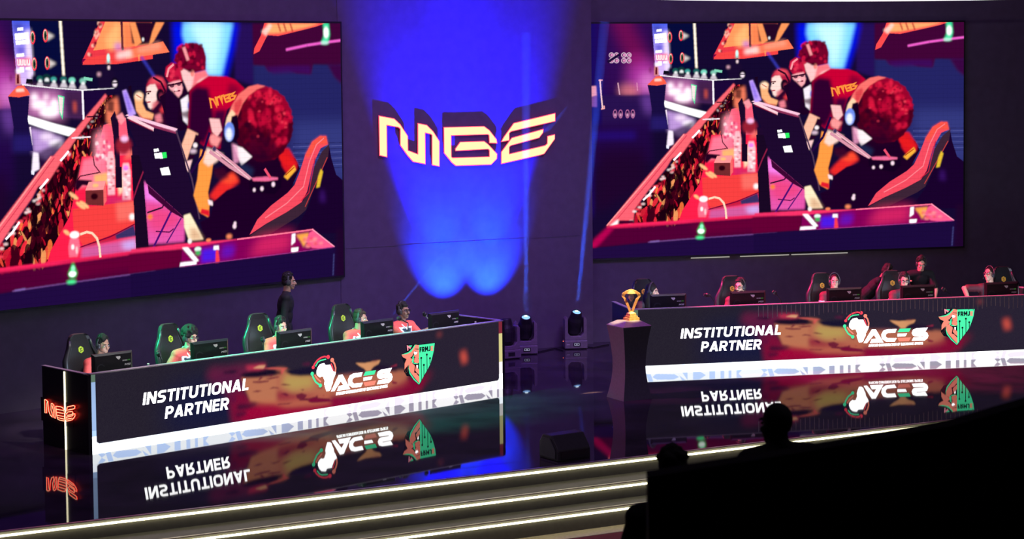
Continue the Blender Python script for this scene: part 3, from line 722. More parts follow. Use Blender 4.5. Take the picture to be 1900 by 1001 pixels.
# arm, microphone boom, legs
VP(8, '540,-30 646,10 622,150 592,270 604,345 590,440 522,400 480,285 512,175', (255, 152, 66), 1, 1); VP(8, '590,-40 720,10 660,60 600,90 560,60', (255, 214, 200), 1, 2); VP(8, '540,378 600,392 600,436 530,410', (222, 26, 46), 1, 1); VP(8, '590,318 626,330 630,362 596,352', (252, 226, 230), 1, 1)
VP(8, '600,300 650,240 730,165 790,138 840,200 760,260 660,330', (232, 40, 40), 1, 3); VP(8, '690,190 790,140 830,190 760,215', (255, 84, 50), .8, 4)
VP(8, '528,470 606,440 640,330 740,258 850,230 960,280 1150,330 1010,440 925,530 922,590 556,594', (28, 0, 36), 1, 1); VP(8, '640,110 720,100 760,170 700,190 650,160', (60, 8, 40), .8, 3); VP(8, '830,60 900,90 960,120 930,180 850,120', (28, 40, 80), .8, 4)
VP(8, '402,420 450,408 492,480 550,590 440,594 404,500', (255, 234, 196), 1, 1); VP(8, '450,500 500,520 552,592 450,592', (210, 150, 110), .7, 4)
VL(6, '548,790 680,884 806,982', 5, (216, 146, 166)); VL(8, '620,-8 770,96 930,186', 5, (216, 146, 166)); VL(6, '560,800 800,985', 1.2, (255, 215, 220), .8); VE(6, 552, 790, 14, 16, (60, 50, 90), 1, 1); VL(6, '520,700 470,830 400,920', 4, (34, 6, 60))
VP(8, '918,190 960,175 1180,190 1178,250 1120,300 1000,280 920,250', (20, 0, 30), 1, 1); VP(8, '940,178 1060,172 1150,182 1150,196 1060,205 950,200', (236, 104, 150), 1, 1); VL(8, '1050,125 1085,175', 4, (236, 80, 110))
for x, y, r in ((958, 263, 11), (1020, 256, 13), (1112, 228, 14), (796, 510, 14), (800, 490, 10)): VE(8, x, y, r, r * 1.2, (252, 220, 236), 1, 1)
# --- gaming chair
VP(0, '1762,240 1758,262 1735,305 1722,340 1690,386 1787,386 1788,300 1775,290 1766,262', (24, 2, 42)); VP(0, '1758,226 1762,240 1748,252 1734,275 1722,318 1708,334 1640,367 1610,384 1612,388 1645,384 1702,356 1716,346 1736,302 1760,262 1763,240', (58, 34, 52))
VP(0, '1757,226 1745,226 1730,235 1716,257 1705,285 1695,305 1682,317 1650,337 1625,358 1610,382 1640,366 1680,348 1708,333 1719,316 1731,272 1746,246 1760,240', (238, 72, 92)); VP(0, '1757,226 1745,226 1730,235 1716,257 1722,262 1740,240 1760,240', (244, 84, 60), .8, 2); VL(0, '1752,230 1738,240 1724,268 1712,308 1680,334 1640,356', 1.6, (255, 140, 150), .8); VL(0, '1735,262 1722,318 1708,330', 1.6, (200, 30, 60), .9)
VL(0, '1758,262 1734,306 1715,340', 1.4, (200, 60, 60), .9); VP(8, '1504,130 1522,150 1492,258 1464,264 1482,180', (226, 186, 50), 1, 1); VP(8, '1500,280 1530,290 1540,370 1490,360', (60, 20, 110), .7, 5)
# --- front of the table
VP(7, '154,742 230,722 700,692 1110,664 1523,634 1523,662 920,706 400,752 160,760', (248, 36, 92), 1, 1); VP(8, '0,634 390,612 820,600 1430,558 1450,575 1000,620 390,655 0,662', (246, 50, 104), 1, 1)
VP(7, '160,756 920,706 1523,660 1523,792 900,836 500,868 30,915', (78, 0, 50), 1, 3); VP(7, '10,905 60,840 160,748 215,752 110,868 60,915', (178, 2, 78), 1, 3); VP(7, '820,712 1523,664 1523,745 900,800', (110, 0, 52), .6, 8)
VL(7, '495,868 760,846 1100,822 1523,792', 2.2, (128, 84, 160), .8, 1); VP(7, '505,858 580,850 578,868 508,874', (126, 96, 170), .9, 1)
VP(8, '-20,664 384,650 372,772 -20,796', (96, 0, 50), 1, 2); VP(8, '384,648 820,604 1428,562 1606,692 900,738 372,772', (128, 0, 84), 1, 1); VP(8, '1000,600 1260,575 1230,690 900,730', (226, 40, 100), .8, 12)
VP(8, '536,660 660,650 650,745 530,752', (70, 26, 226), .95, 4); VP(8, '700,640 800,640 780,720 680,730', (90, 20, 190), .8, 6); VP(8, '384,640 430,640 512,736 480,744', (255, 250, 255), 1, 1, 1.2); VP(8, '370,742 492,736 492,764 364,772', (255, 240, 255), 1, 1, 1.2); VE(8, 506, 656, 26, 16, (230, 255, 240), 1, 1); VE(8, 506, 682, 20, 14, (40, 190, 90), 1, 2)
VE(8, 445, 598, 16, 18, (255, 240, 240), 1, 1); VP(8, '630,640 668,640 670,668 628,666', (255, 245, 250), 1, 1, 1.2); VP(8, '645,672 664,668 674,745 664,808 638,806', (246, 60, 80), 1, 1); VE(8, 590, 598, 20, 12, (250, 130, 90), 1, 1); VE(8, 752, 580, 22, 16, (252, 140, 96), 1, 2)
VP(8, '1256,585 1284,580 1282,640 1250,664', (250, 240, 255), 1, 1, 1.2); VP(8, '1250,684 1308,680 1300,716 1250,718', (255, 250, 255), 1, 1, 1.3); VP(8, '1290,592 1396,582 1390,612 1352,680 1330,640', (252, 168, 70), 1, 2)
VP(8, '1400,582 1430,566 1606,692 1500,700 1420,690 1370,640', (250, 90, 140), 1, 1)
for i in range(14): VE(8, rnd.uniform(1360, 1500), rnd.uniform(615, 690), 18, 9, rnd.choice([(224, 10, 70), (255, 150, 150), (250, 60, 90)]), .8, 2)
VL(8, '820,602 1428,560', 2, (255, 120, 150)); VL(8, '1428,560 1606,690', 2, (255, 150, 180)); VL(8, '372,772 900,738 1606,694', 1.6, (180, 60, 150), .9)
VP(7, '-20,925 30,915 500,870 900,838 1523,794 1523,1010 -20,1010', (30, 10, 62), 1, 1); VP(8, '-10,798 372,772 900,740 1608,694 1760,560 1760,1010 -10,1010', (26, 9, 58), 1, 1); VP(8, '1625,560 1700,560 1700,1000 1600,1000', (30, 4, 40), .9, 4)
for i in range(7): VL(8, '%g,%g %g,%g' % (1602 - i * 1.5, 745 + i * 22, 1600 - i * 1.5, 757 + i * 22), 1.5, (80, 84, 150), .8, 1)
# green drink on the front edge
VP(7, '922,700 936,740 950,770 938,800 900,802 886,775 900,745', (40, 220, 110), 1, 2); VE(7, 916, 776, 26, 20, (245, 255, 248), 1, 1, 1.3); VE(7, 922, 740, 14, 20, (150, 250, 200), 1, 1); VE(7, 908, 828, 34, 11, (60, 235, 140), 1, 2, 1.2)
VP(7, '902,540 966,540 975,600 955,664 895,664 890,600', (255, 120, 150), .8, 1); VE(7, 936, 518, 35, 24, (255, 236, 240), 1, 1, 1.2); VE(7, 922, 598, 11, 18, (255, 255, 255), 1, 1); VE(7, 950, 620, 8, 26, (255, 220, 220), .8, 1)
VL(7, '985,514 1025,503 1064,512 1098,548 1114,600 1120,668', 3.2, (255, 216, 186))
# LED tile pitch
cv.a *= 1.12
cv.a[9::10] *= 0.86; cv.a[:, 9::10] *= 0.93
scr_me = cv.mesh('stage_video', SCR_W, Z1 - Z0)
for F, lb in ((LS, 'large video screen on the left wall, cut off by the picture edge'), (RS, 'large video screen on the right wall above the second players desk')):
    o = thing('video_screen', lb, 'video screen', F.w(-SCR_W, 0, Z0), F.a, 'stage video screens')
    MB().box(-0.03, SCR_W + 0.03, 0.004, 0.058, -0.03, Z1 - Z0 + 0.03).build('cabinet_frame', m_black, o)
    link('picture', scr_me, None if scr_me.materials else picture_mat(), o)

# ================================================================== LOGO SIGN
LG = dict(
    M='270,278 385,300 432,345 490,435 492,548 575,580 575,337 640,350 690,400 738,475 738,668 686,658 686,425 672,415 626,405 628,650 535,632 490,580 437,505 437,375 420,362 325,345 328,595 275,583',
    G='778,368 1090,360 1130,390 1185,460 1190,487 1135,485 1132,425 1120,418 830,427 832,598 842,607 1135,598 1135,545 1125,533 870,547 868,535 905,483 1090,477 1120,500 1190,575 1188,610 1145,655 870,664 840,640 780,565',
    E='1230,475 1250,440 1325,335 1645,258 1645,315 1300,395 1285,410 1285,465',
    F='1228,648 1228,560 1310,450 1552,383 1550,405 1520,445 1300,505 1285,518 1285,578 1570,510 1588,495 1590,437 1642,425 1642,455 1560,570 1530,580')
e_sign = emat('sign_face', (1.0, 0.70, 0.37), 1.4); e_rim = emat('sign_rim', (1.0, 0.05, 0.12), 2.0)
m_side = mat('sign_return', (0.03, 0.02, 0.03), 0.7)
so = thing('logo_sign', 'glowing cream letter logo sign on the blue lit centre wall', 'sign', (0, 0, 3.5))
LGP = {}
for k, s in LG.items():
    n = [float(q) for q in s.split()] if ' ' in s and ',' not in s else [float(q) for q in s.replace(',', ' ').split()]
    P = [CW.at(640 + x / 4.222, 150 + y / 4.222, -0.052) for x, y in zip(n[::2], n[1::2])]; LGP[k] = P
letters = dict(M=['M'], G=['G'], E=['E', 'F'])
for k, keys in letters.items():
    mb = MB(); rim = MB(); fc = MB()
    for q in keys:
        P = LGP[q]
        mb.prism(P, lambda x, y, d: Vector((x, d, y - 3.5)), -0.048, 0.0)
        for r in ribbon(P, 0.022, closed=True): rim.prism(r, lambda x, y, d: Vector((x, d, y - 3.5)), -0.049, -0.043)
        fc.prism(P, lambda x, y, d: Vector((x, d, y - 3.5)), -0.054, -0.0492)
    a = mb.build('letter', m_side, so); rim.build('rim', e_rim, a); fc.build('face', e_sign, a)

# ================================================================== DESKS
PW, PH = 868, 125
pc = Canvas(PW, PH, (38, 33, 46))
_ZD = {3: (1390, 560, 7.152), 4: (1200, 650, 5.278), 5: (1550, 640, 5.43), 7: (1170, 470, 4.005), 8: (1500, 460, 3.85), 9: (1560, 570, 11.124), 10: (1735, 565, 12.51)}


def DT(z, pts):
    """sketch coordinates of the desk graphic to (t, z) on the panel"""
    ox, oy, k = _ZD[z]; return [RD.at(ox + x / k, oy + y / k) for x, y in pts]


def nums(s):
    n = [float(q) for q in s.replace(',', ' ').split()]; return list(zip(n[::2], n[1::2]))


def DP(z, s, rgb, *a, **k):
    pc.poly([(t / DESK_L * PW, (1 - h) * PH) for t, h in DT(z, nums(s))], rgb, *a, **k)


def TP(pts, rgb, *a, **k):
    pc.poly([(t / DESK_L * PW, (1 - h) * PH) for t, h in pts], rgb, *a, **k)


# evening sky
TP([(1.1, .1), (2.4, .1), (2.4, .8), (1.1, .7)], (14, 22, 66), .7, 26)
TP([(2.2, .1), (6.94, .1), (6.94, 1), (2.2, 1)], (42, 34, 52), .8, 14)
DP(3, '-60,150 150,165 330,150 640,170 640,300 420,300 300,470 160,500 60,380 -120,250', (112, 28, 66), .75, 7)
DP(3, '160,480 330,430 500,560 620,600 1502,640 1700,640 1700,800 200,800', (124, 14, 54), .95, 5)
DP(3, '330,290 520,300 960,305 1250,340 1500,350 1502,640 1300,650 1000,680 640,610 440,560 380,430', (186, 114, 84), 1, 2)
DP(8, '0,505 60,510 120,560 250,585 900,590 1020,600 960,640 1000,690 800,720 0,720', (180, 104, 80), .95, 3)
DP(8, '0,640 300,700 700,720 1000,650 1100,640 1080,720 950,770 0,800', (140, 12, 56), .8, 4); DP(8, '950,640 1170,620 1090,700 960,760', (130, 8, 50), .7, 7)
DP(3, '900,300 1260,345 1290,470 1000,500 860,420', (184, 160, 88), .8, 6); DP(3, '420,560 900,600 1500,560 1500,700 900,690 600,660', (196, 108, 80), .7, 5)
DP(3, '560,610 760,620 900,690 1300,720 1500,690 1500,770 300,770 400,640', (158, 8, 56), .9, 4)
DP(3, '380,170 640,165 640,215 560,230 420,215', (196, 52, 80), .9, 3); DP(3, '480,200 560,175 645,178 620,215', (218, 160, 120), .9, 1); DP(3, '620,212 760,212 940,235 900,250 860,300 830,270 860,245 700,232', (210, 90, 84), .9, 1)
DP(3, '300,262 380,240 700,235 840,262 860,290 640,295 560,305 380,296', (24, 14, 36), 1, 2); DP(3, '900,265 960,250 1250,240 1300,260 1290,340 1100,336 980,316', (26, 20, 46), 1, 2); DP(3, '100,210 220,200 300,215 230,240 100,230', (26, 14, 40), .9, 2)
DP(3, '0,230 300,250 300,420 0,400', (60, 20, 62), .5, 10); DP(3, '200,500 250,510 240,560 200,550', (30, 20, 66), .8, 4); DP(3, '280,590 420,600 500,590 540,610 420,640 260,640', (26, 16, 46), .9, 3); DP(3, '240,690 380,680 400,710 260,720', (30, 16, 50), .9, 3)
for s in ('470,345 560,350 690,352 680,368 560,372 480,362', '630,330 740,318 830,318 820,330 700,344', '460,462 530,450 600,462 540,472', '690,448 740,430 800,440 830,458 770,448', '836,412 880,405 990,428 900,428', '840,515 900,510 950,540 920,548', '790,626 1000,630 940,642 800,636',
          '1040,545 1120,530 1190,560 1150,610 1060,590', '1150,600 1300,590 1330,570 1340,610 1500,625 1500,655 1250,650 1200,630', '1080,590 1200,600 1180,620 1090,615', '1330,488 1400,486 1390,500', '1100,490 1160,490 1140,506', '540,345 580,300 610,310 570,340', '640,300 760,290 720,310'):
    DP(3, s, (98, 14, 50), .85, 1)
for s in ('0,840 130,820 280,850 520,900 500,920 150,910 0,890', '640,870 900,870 880,885', '1420,870 1480,880 1440,890', '180,655 290,655 270,665', '280,790 350,795 300,803', '1540,820 1570,825', '1280,930 1700,960 1900,900 1900,1000 1250,1000', '1780,650 1900,690 1900,720 1800,720'):
    DP(9, s, (120, 6, 54), .85, 1)
DP(9, '1000,272 1200,290 1540,262 1500,330 1400,370 1340,410 1330,440 1230,440 1190,390 1080,330', (214, 150, 104), 1, 1); DP(9, '1750,400 1900,360 1900,400 1780,415', (150, 40, 66), .9, 1); DP(9, '1380,270 1520,262 1480,290 1300,300', (150, 60, 70), .6, 2)
DP(9, '560,455 700,460 1200,520 1200,470 900,440', (120, 70, 90), .5, 3); DP(9, '1340,400 1480,350 1900,420 1900,490 1500,440', (30, 14, 44), .9, 3)
DP(3, '1130,200 1240,190 1230,225 1140,215', (90, 20, 60), .8, 2)
TP([(6.1, .62), (6.2, .64), (6.24, .48), (6.14, .46)], (214, 84, 70), .9, 5); TP([(5.66, .94), (5.75, .95), (5.75, .9), (5.66, .9)], (150, 66, 66), .7, 4)
pc.a += (np.random.RandomState(1).rand(PH, PW, 1) - .5) * .006
# light band along the foot and up both ends, motif in grey
WG = 2.7
def band(t): return lin((236, 244, 255)) * WG
X = (np.arange(PW) + .5) / PW * DESK_L; Zb = 1 - (np.arange(PH) + .5) / PH
for side, x0, x1 in (('l', 0, .062), ('r', DESK_L - .072, DESK_L)):
    i = (X >= x0) & (X <= x1)
    for r in range(PH):
        z = Zb[r]
        if side == 'l': c = lin((176, 208, 255)) * (1.2 if z < .3 else .85) * (1 - .35 * max(0, z - .6)) if z < .9 else lin((120, 150, 130)) * .6
        else: c = lin((236, 226, 226)) * 1.3 if z < .4 else (lin((230, 220, 150)) * .9 if z < .82 else lin((150, 50, 70)) * .7)
        if z < .22: c = lin((240, 246, 255)) * WG
        pc.a[r, i] = c
rows = Zb < .128; kk = np.clip((X - 2.2) / 1.5, 0, 1)[None, :, None]
white = (lin((246, 252, 255)) * (1 - kk) + lin((255, 255, 255)) * kk) * WG
grey = (lin((182, 206, 246)) * (1 - kk) + lin((156, 150, 166)) * kk) * 2.9
pc.a[rows] = np.broadcast_to(white, (1, PW, 3))
gm = np.zeros((PH, PW)); gc = Canvas(PW, PH, (0, 0, 0))
def GP(z, s):
    gc.poly([(t / DESK_L * PW, (1 - h) * PH) for t, h in DT(z, nums(s))], (255, 255, 255))
P0 = 2.28
# one motif: grey shapes given as (t, z) from its left end, repeated along the foot
mot = [[(.00, .0), (.10, .0), (.16, .128), (.06, .128)], [(.22, .01), (.62, .03), (.72, .075), (.60, .11), (.24, .10), (.14, .06)], [(.78, .0), (.90, .128), (.90, .0)], [(.78, .128), (.86, .128), (.72, .05)],
       [(1.02, .0), (1.16, .0), (1.30, .064), (1.16, .128), (1.02, .128)], [(1.38, 0), (1.50, 0), (1.50, .128), (1.38, .128)], [(1.62, 0), (1.70, 0), (1.70, .128), (1.62, .128)], [(1.80, 0), (1.86, 0), (1.86, .128), (1.80, .128)], [(1.97, 0), (2.10, 0), (2.02, .064), (2.10, .128), (1.97, .128)],
       [(2.5, 0.0), (2.6, .0), (2.66, .03), (2.58, .064), (2.66, .1), (2.6, .128), (2.5, .128), (2.58, .064)]]
for k in range(-1, 5):
    for m in mot: gc.poly([((t * .74 + k * 1.96 + .18) / DESK_L * PW, (1 - h) * PH) for t, h in m], (255, 255, 255))
g = gc.a[..., :1]; sel = rows[:, None, None] * g; inner = ((X > .07) & (X < DESK_L - .08))[None, :, None]
sel = sel * inner; pc.a = pc.a * (1 - sel) + grey * sel
for sx, x in ((1, .062), (-1, DESK_L - .072)):      # rounded inner corners
    for r in range(PH):
        for c in range(PW):
            dx, dz = (X[c] - x) * sx, Zb[r] - .128
            if 0 <= dx < .05 and 0 <= dz < .05 and (dx - .05) ** 2 + (dz - .05) ** 2 > .0025: pc.a[r, c] = lin((240, 246, 255)) * 2
panel_me = pc.mesh('desk_graphic', DESK_L, 1.0)

m_dtop = mat('desk_top_black', (0.02, 0.018, 0.022), 0.3)
m_panel = mat('desk_panel_black', (0.016, 0.014, 0.018), 0.38)
m_rim = mat('desk_rim', (0.42, 0.40, 0.42), 0.45, 0.3)
e_white = emat('panel_white', (1.0, 1.0, 1.0), 3.6)
e_grn = emat('panel_green', (0.07, 0.86, 0.40), 1.15); e_coral = emat('panel_coral', (1.0, 0.27, 0.19), 1.1); e_red = emat('panel_red', (0.95, 0.06, 0.10), 1.1)
e_dark = emat('panel_dark', (0.006, 0.006, 0.012), 1.0); e_pink = emat('panel_pink', (1.0, 0.34, 0.42), 1.0)
LF = Frame(0, 0, 0)


def desk_art(o):
    """writing and emblems on the front panel, local (t, z)"""
    mb = MB(); flat(mb, fit(word('INSTITUTIONAL', .195, .125), .736, 2.36, .527, .680, .16), LF); mb.build('lettering', e_white, o)
    mb = MB(); flat(mb, fit(word('PARTNER', .195, .125), 1.061, 2.035, .311, .464, .16), LF); mb.build('lettering', e_white, o)
    n0, n1 = -.006, -.002
    P = lambda s: DT(9, nums(s))
    A = [P('470,745 640,465 720,462 880,735 600,745 640,660 735,655 680,575 540,745')]
    A.append(P('1150,455 960,460 880,490 835,570 850,660 930,715 1110,715 1150,645 960,645 925,610 930,565 970,535 1120,530'))
    A.append(P('1795,425 1560,440 1490,470 1465,540 1490,590 1530,605 1710,600 1715,612 1500,630 1465,700 1720,695 1785,650 1805,590 1780,530 1740,515 1560,522 1570,508 1745,505'))
    A.append(P('1170,555 1365,545 1335,600 1170,612'))
    mb = MB(); flat(mb, A, LF); mb.build('lettering', e_white, o)
    a0, b0 = DT(9, [(572, 818), (1690, 738)]); mb = MB(); h0 = .048
    t0, z0 = a0; t1 = b0[0]
    flat(mb, fit(word('AFRICAN CONFEDERATION OF ELECTRONIC SPORTS', .21, .14, .4), t0, t1, z0 - .004, z0 + h0 - .012, .1), LF); mb.build('lettering', e_white, o)
    mb = MB(); flat(mb, [P('1170,522 1215,450 1445,440 1405,515')], LF); mb.build('letter_bar', e_grn, o)
    mb = MB(); flat(mb, [P('1170,640 1445,628 1405,705 1200,712')], LF); mb.build('letter_bar', e_coral, o)
    em = MB(); flat(em, [P('170,360 200,290 240,245 300,228 335,225 350,255 380,265 460,262 480,310 520,385 545,400 578,402 560,460 515,540 510,590 475,660 465,700 430,730 375,735 350,670 330,600 340,540 320,500 310,465 280,460 235,472 195,440 172,410')], LF); em.build('emblem', e_white, o)
    def strokes(name, m, items):
        for pts, wd in items:
            mb = MB()
            q = P(pts)
            if len(q) == 1:
                c = q[0]; flat(mb, [[(c[0] + wd * math.cos(t), c[1] + wd * math.sin(t)) for t in np.linspace(0, 2 * PI, 13)[:-1]]], LF, n0 - .0006, n1)
            else: flat(mb, ribbon(q, wd), LF)
            mb.build(name, m, o)
    strokes('emblem_arc', e_red, [('100,285 130,225 190,165 260,125 340,108 420,122', .022), ('100,285', .024), ('420,122', .028), ('485,255 510,310 520,370', .018)])
    strokes('emblem_arc', e_grn, [('155,262 200,200 260,172 365,160', .016), ('78,395 95,460 150,550 245,618', .022), ('78,395', .027), ('245,618', .027)])
    strokes('emblem_arc', e_coral, [('505,185 550,250 575,330 568,400', .024), ('505,185', .03), ('135,425 180,490 250,548', .018)])
    Q = lambda s: DT(10, nums(s))
    def shapes(name, m, ss, lift):
        for s in ss:
            mb = MB(); flat(mb, [Q(s)], LF, -.003 - lift, -.0015 - lift); mb.build(name, m, o)
    shapes('shield', e_dark, ['195,95 230,85 360,110 420,90 515,108 930,100 910,260 850,430 800,540 740,640 640,760 510,960 380,850 300,760 200,740 130,640 140,480 60,290 80,275 200,255'], 0)
    shapes('shield_face', e_grn, ['510,122 917,112 895,260 850,400 800,530 730,640 640,755 510,938', '75,290 250,250 340,190 412,108 470,112 400,180 300,262 140,300', '345,385 385,370 380,440 370,480 510,480 470,510 390,505 325,465', '340,370 380,330 390,300 400,330 370,380', '262,500 255,580 290,680 380,800 510,925 500,940 370,830 270,700 245,590', '250,115 345,118 325,150 290,140'], .0012)
    shapes('lion_face', e_coral, ['75,290 200,290 320,250 412,140 420,110 512,125 512,200 412,190 385,270 340,340 290,368 350,405 300,470 265,500 255,590 300,680 400,800 512,915 512,780 440,700 382,680 405,560 400,530 350,500 330,450 300,480 250,500 215,560 205,660 180,680 145,600 150,480 200,390 110,345'], .0018)
    shapes('lion_muzzle', e_coral, ['400,370 470,380 512,420 512,480 470,500 390,470 385,440 400,390', '410,200 512,215 512,400 460,390 380,340 400,300 430,310 475,270 430,240 400,245', '410,640 440,540 480,600 512,640 512,740 450,690'], .0022)
    shapes('lion_ear', e_pink, ['210,105 235,112 320,160 290,190 245,150 250,210 222,222'], .0024)
    shapes('lion_eye', e_white, ['385,275 405,248 470,270 440,310 400,305', '445,535 478,535 472,600 455,575'], .0030)
    tx = MB(); a = Q('528,275 805,268'); b2 = Q('528,172 805,160')
    flat(tx, fit(word('FRMJ', .26, .1), a[0][0], a[1][0], (a[0][1] + a[1][1]) / 2, (b2[0][1] + b2[1][1]) / 2), LF, -.0055, -.0035); tx.build('lettering', e_dark, o)
    tx = MB(); a = Q('815,268 875,265'); b2 = Q('815,168 875,160'); flat(tx, fit(word('E', .26, .1), a[0][0], a[1][0], a[0][1], b2[0][1]), LF, -.0055, -.0035); tx.build('lettering', e_coral, o)
    mb = MB()
    for s, wd in (('568,395 568,860', .011), ('632,545 632,775', .011), ('712,335 712,660', .011), ('790,418 790,530', .011)):
        q = Q(s); flat(mb, ribbon(q, wd), LF, -.005, -.003); c = q[0]
        flat(mb, [[(c[0] + .0165 * math.cos(t), c[1] + .0165 * math.sin(t)) for t in np.linspace(0, 2 * PI, 13)[:-1]]], LF, -.0055, -.003)
    mb.build('circuit_lines', e_dark, o)


def desk(F, label, left):
    o = thing('players_desk', label, 'desk', F.o, F.a, 'players desks on the stage')
    L, D = DESK_L, 1.08
    MB().box(0, L, 0, .06, 0, .995).build('front_panel', m_panel, o)
    x = MB().mesh('x') if False else None
    g = link('front_graphic', panel_me, None if panel_me.materials else picture_mat(), o, (0, -.0012, 0))
    desk_art(o)
    MB().box(-.012, L + .012, -.014, .075, .995, 1.007).build('top_rim', m_rim, o)
    for x0, x1 in ((-.05, 0), (L, L + .05)):
        s = MB().box(x0, x1, .0, D, 0, .995).build('side_panel', m_panel, o)
        MB().box(x0 - .006, x1 + .006, .076, D + .01, .995, 1.007).build('side_rim', m_rim, s)
    MB().box(0, L, .06, .92, .70, .745).build('tabletop', m_dtop, o, bevel=.004)
    for t in (.05, 1.75, 3.45, 5.15, 6.85): MB().box(t - .03, t + .03, .80, .86, 0, .70).build('leg', m_gear, o)
    return o


dl = desk(LD, 'long black players desk on the left with neon letters on its end', True)
dr = desk(RD, 'long black players desk on the right, behind the trophy stand', False)
# fins added to imitate light streaks along the right panel's upper edge
mb = MB()
for i in range(62):
    t = 2.0 + i * .0765; mb.box(t - .004, t + .004, -.009, 0, .99 - .17 - .03 * math.sin(i * .7), .994)
mb.build('light_streak_fins', mat('light_streak_metal', (0.48, 0.42, 0.38), 0.5, 0.3), dr)
# end of the left desk: vertical light strip and neon letters
sd = LD.w(-.05, 0, 0); Fs = Frame(0, 0, 0)
MB().box(-.060, -.050, .518, .545, 0.0, .985).build('light_strip', emat('strip_yellow_white', (1, .90, .60), 2.4), dl)
NS = Frame(LD.o.x, LD.o.y, LD.a + PI / 2); nb = NS.o
e_neon = emat('neon_red', (1.0, 0.022, 0.010), 4.0); e_core = emat('neon_core', (1.0, 0.62, 0.34), 1.6)
ns = thing('neon_sign', 'small red neon letter sign on the end of the left desk', 'neon sign', LD.w(-.05, 0, 0), LD.a)
NZ = [('185,150 195,530 255,530 258,260 290,260 310,500 350,600 400,650 430,640 440,600', 0), ('360,620 362,270 395,262 450,330 490,440 492,690 440,660', 0)]
def npts(s):
    out = []
    for x, y in nums(s):
        t, z = Frame(LD.o.x - LD.e.x * .07, LD.o.y - LD.e.y * .07, LD.a + PI / 2).at(70 + x / 14.3, 730 + y / 14.3); out.append((t, z))
    return out
NEON = ['195,170 205,525 250,525 258,280 265,230 285,270 310,480 350,590 400,635 398,560 365,440 372,275 395,270 440,320 470,430 480,670 445,650 425,560 430,460 400,330',
        '205,170 250,190 290,240', '490,345 620,362 680,390 715,480 745,560 740,700 715,740 590,715 545,690 520,600 495,350', '505,425 690,460', '530,510 700,540', '540,590 705,620', '540,650 720,690',
        '770,480 800,365 960,330 1000,345 995,400 960,420 800,450', '775,560 810,500 930,485 945,520 920,570 800,590', '765,735 770,640 940,600 960,545 1000,550 1005,600 970,660 920,710 770,745', '790,690 920,665']
tb = MB(); cr = MB()
for s in NEON:
    q = [Vector((-.024, t, z)) for t, z in npts(s)]; tb.tube(q, .0062, 6); cr.tube([p + Vector((-.0045, 0, 0)) for p in q], .0040, 6)
a = tb.build('tube', e_neon, ns); cr.build('tube_core', e_core, a); MB().box(-.004, -.001, .34, 1.12, .30, .60).build('backing', m_panel, ns)

# ================================================================== TROPHY STAND
po = thing('trophy_stand', 'dark waisted square plinth at the centre of the stage', 'plinth', (-.01, -5.01, 0))
mb = MB(); rg = []
for i in range(15):
    z = 1.03 * i / 14; k = (i / 14 - .45) / (.55 if i / 14 > .45 else .45); hw = .170 + (.060 if k > 0 else .066) * abs(k) ** 1.7
    rg.append([Vector((x * hw, y * hw, z)) for x, y in ((-1, -1), (1, -1), (1, 1), (-1, 1))])
mb.rings(rg); mb.build('column', mat('plinth_grey', (0.09, 0.085, 0.10), 0.5), po)
mb = MB(); mb.rings([[Vector((x * h, y * h, z)) for x, y in ((-1, -1), (1, -1), (1, 1), (-1, 1))] for h, z in ((.230, 1.03), (.236, 1.045), (.12, 1.115))]); mb.build('cap', mat('plinth_cap', (0.16, 0.15, 0.16), 0.35), po)
m_gold = mat('gold', (0.86, 0.45, 0.16), 0.30, 0.45, var=0.25, scale=40)
m_gem = mat('pale_gem', (0.95, 0.82, 0.62), 0.12, 0.3)
tr = thing('trophy', 'golden faceted trophy with two raised prongs standing on the dark plinth', 'trophy', (.03, -5.01, 1.115))
mb = MB(); mb.box(-.085, .085, -.085, .085, 0, .035); mb.box(-.068, .068, -.068, .068, .035, .06); mb.rings([[Vector((x * h, y * h, z)) for x, y in ((-1, -1), (1, -1), (1, 1), (-1, 1))] for h, z in ((.052, .06), (.05, .095), (.022, .12))]); mb.build('base', m_gold, tr)
RT = Matrix.Rotation(R(28), 4, 'Z').inverted()
for s in (-1, 1):
    mb = MB(); rg = []
    for x, z, w0 in ((.010, .10, .026), (.045, .20, .028), (.085, .30, .032), (.118, .335, .028), (.104, .372, .036), (.05, .41, .034), (0, .435, .022)):
        rg.append([RT @ Vector((s * (x - w0 * .7), -w0 * .6, z)), RT @ Vector((s * (x + w0 * .7), -w0 * .6, z + .006)), RT @ Vector((s * (x + w0 * .7), w0 * .6, z + .006)), RT @ Vector((s * (x - w0 * .7), w0 * .6, z))])
    mb.rings(rg); mb.build('prong', m_gold, tr)
mb = MB(); mb.rings([[RT @ Vector((r * math.cos(PI / 3 * j), r * .7 * math.sin(PI / 3 * j), z)) for j in range(6)] for r, z in ((.004, .262), (.044, .315), (.04, .35), (.015, .372))]); mb.build('gem', m_gem, tr)
mb = MB(); mb.rings([[RT @ Vector((r * math.cos(PI / 3 * j), r * .6 * math.sin(PI / 3 * j), z)) for j in range(6)] for r, z in ((.05, .372), (.085, .378), (.05, .415), (.01, .43))]); mb.build('crown', m_gold, tr)

# ================================================================== MOVING HEADS
e_lens = emat('lamp_lens', (0.25, 0.50, 1.0), 1.6)
e_spotl = emat('lamp_hot', (0.75, 0.9, 1.0), 3.0)
m_yoke = mat('lamp_housing', (0.17, 0.14, 0.17), 0.5)
e_disp = emat('lamp_display', (0.6, 0.6, 0.9), 0.5); e_rled = emat('red_indicator', (1.0, 0.15, 0.1), 2.0)


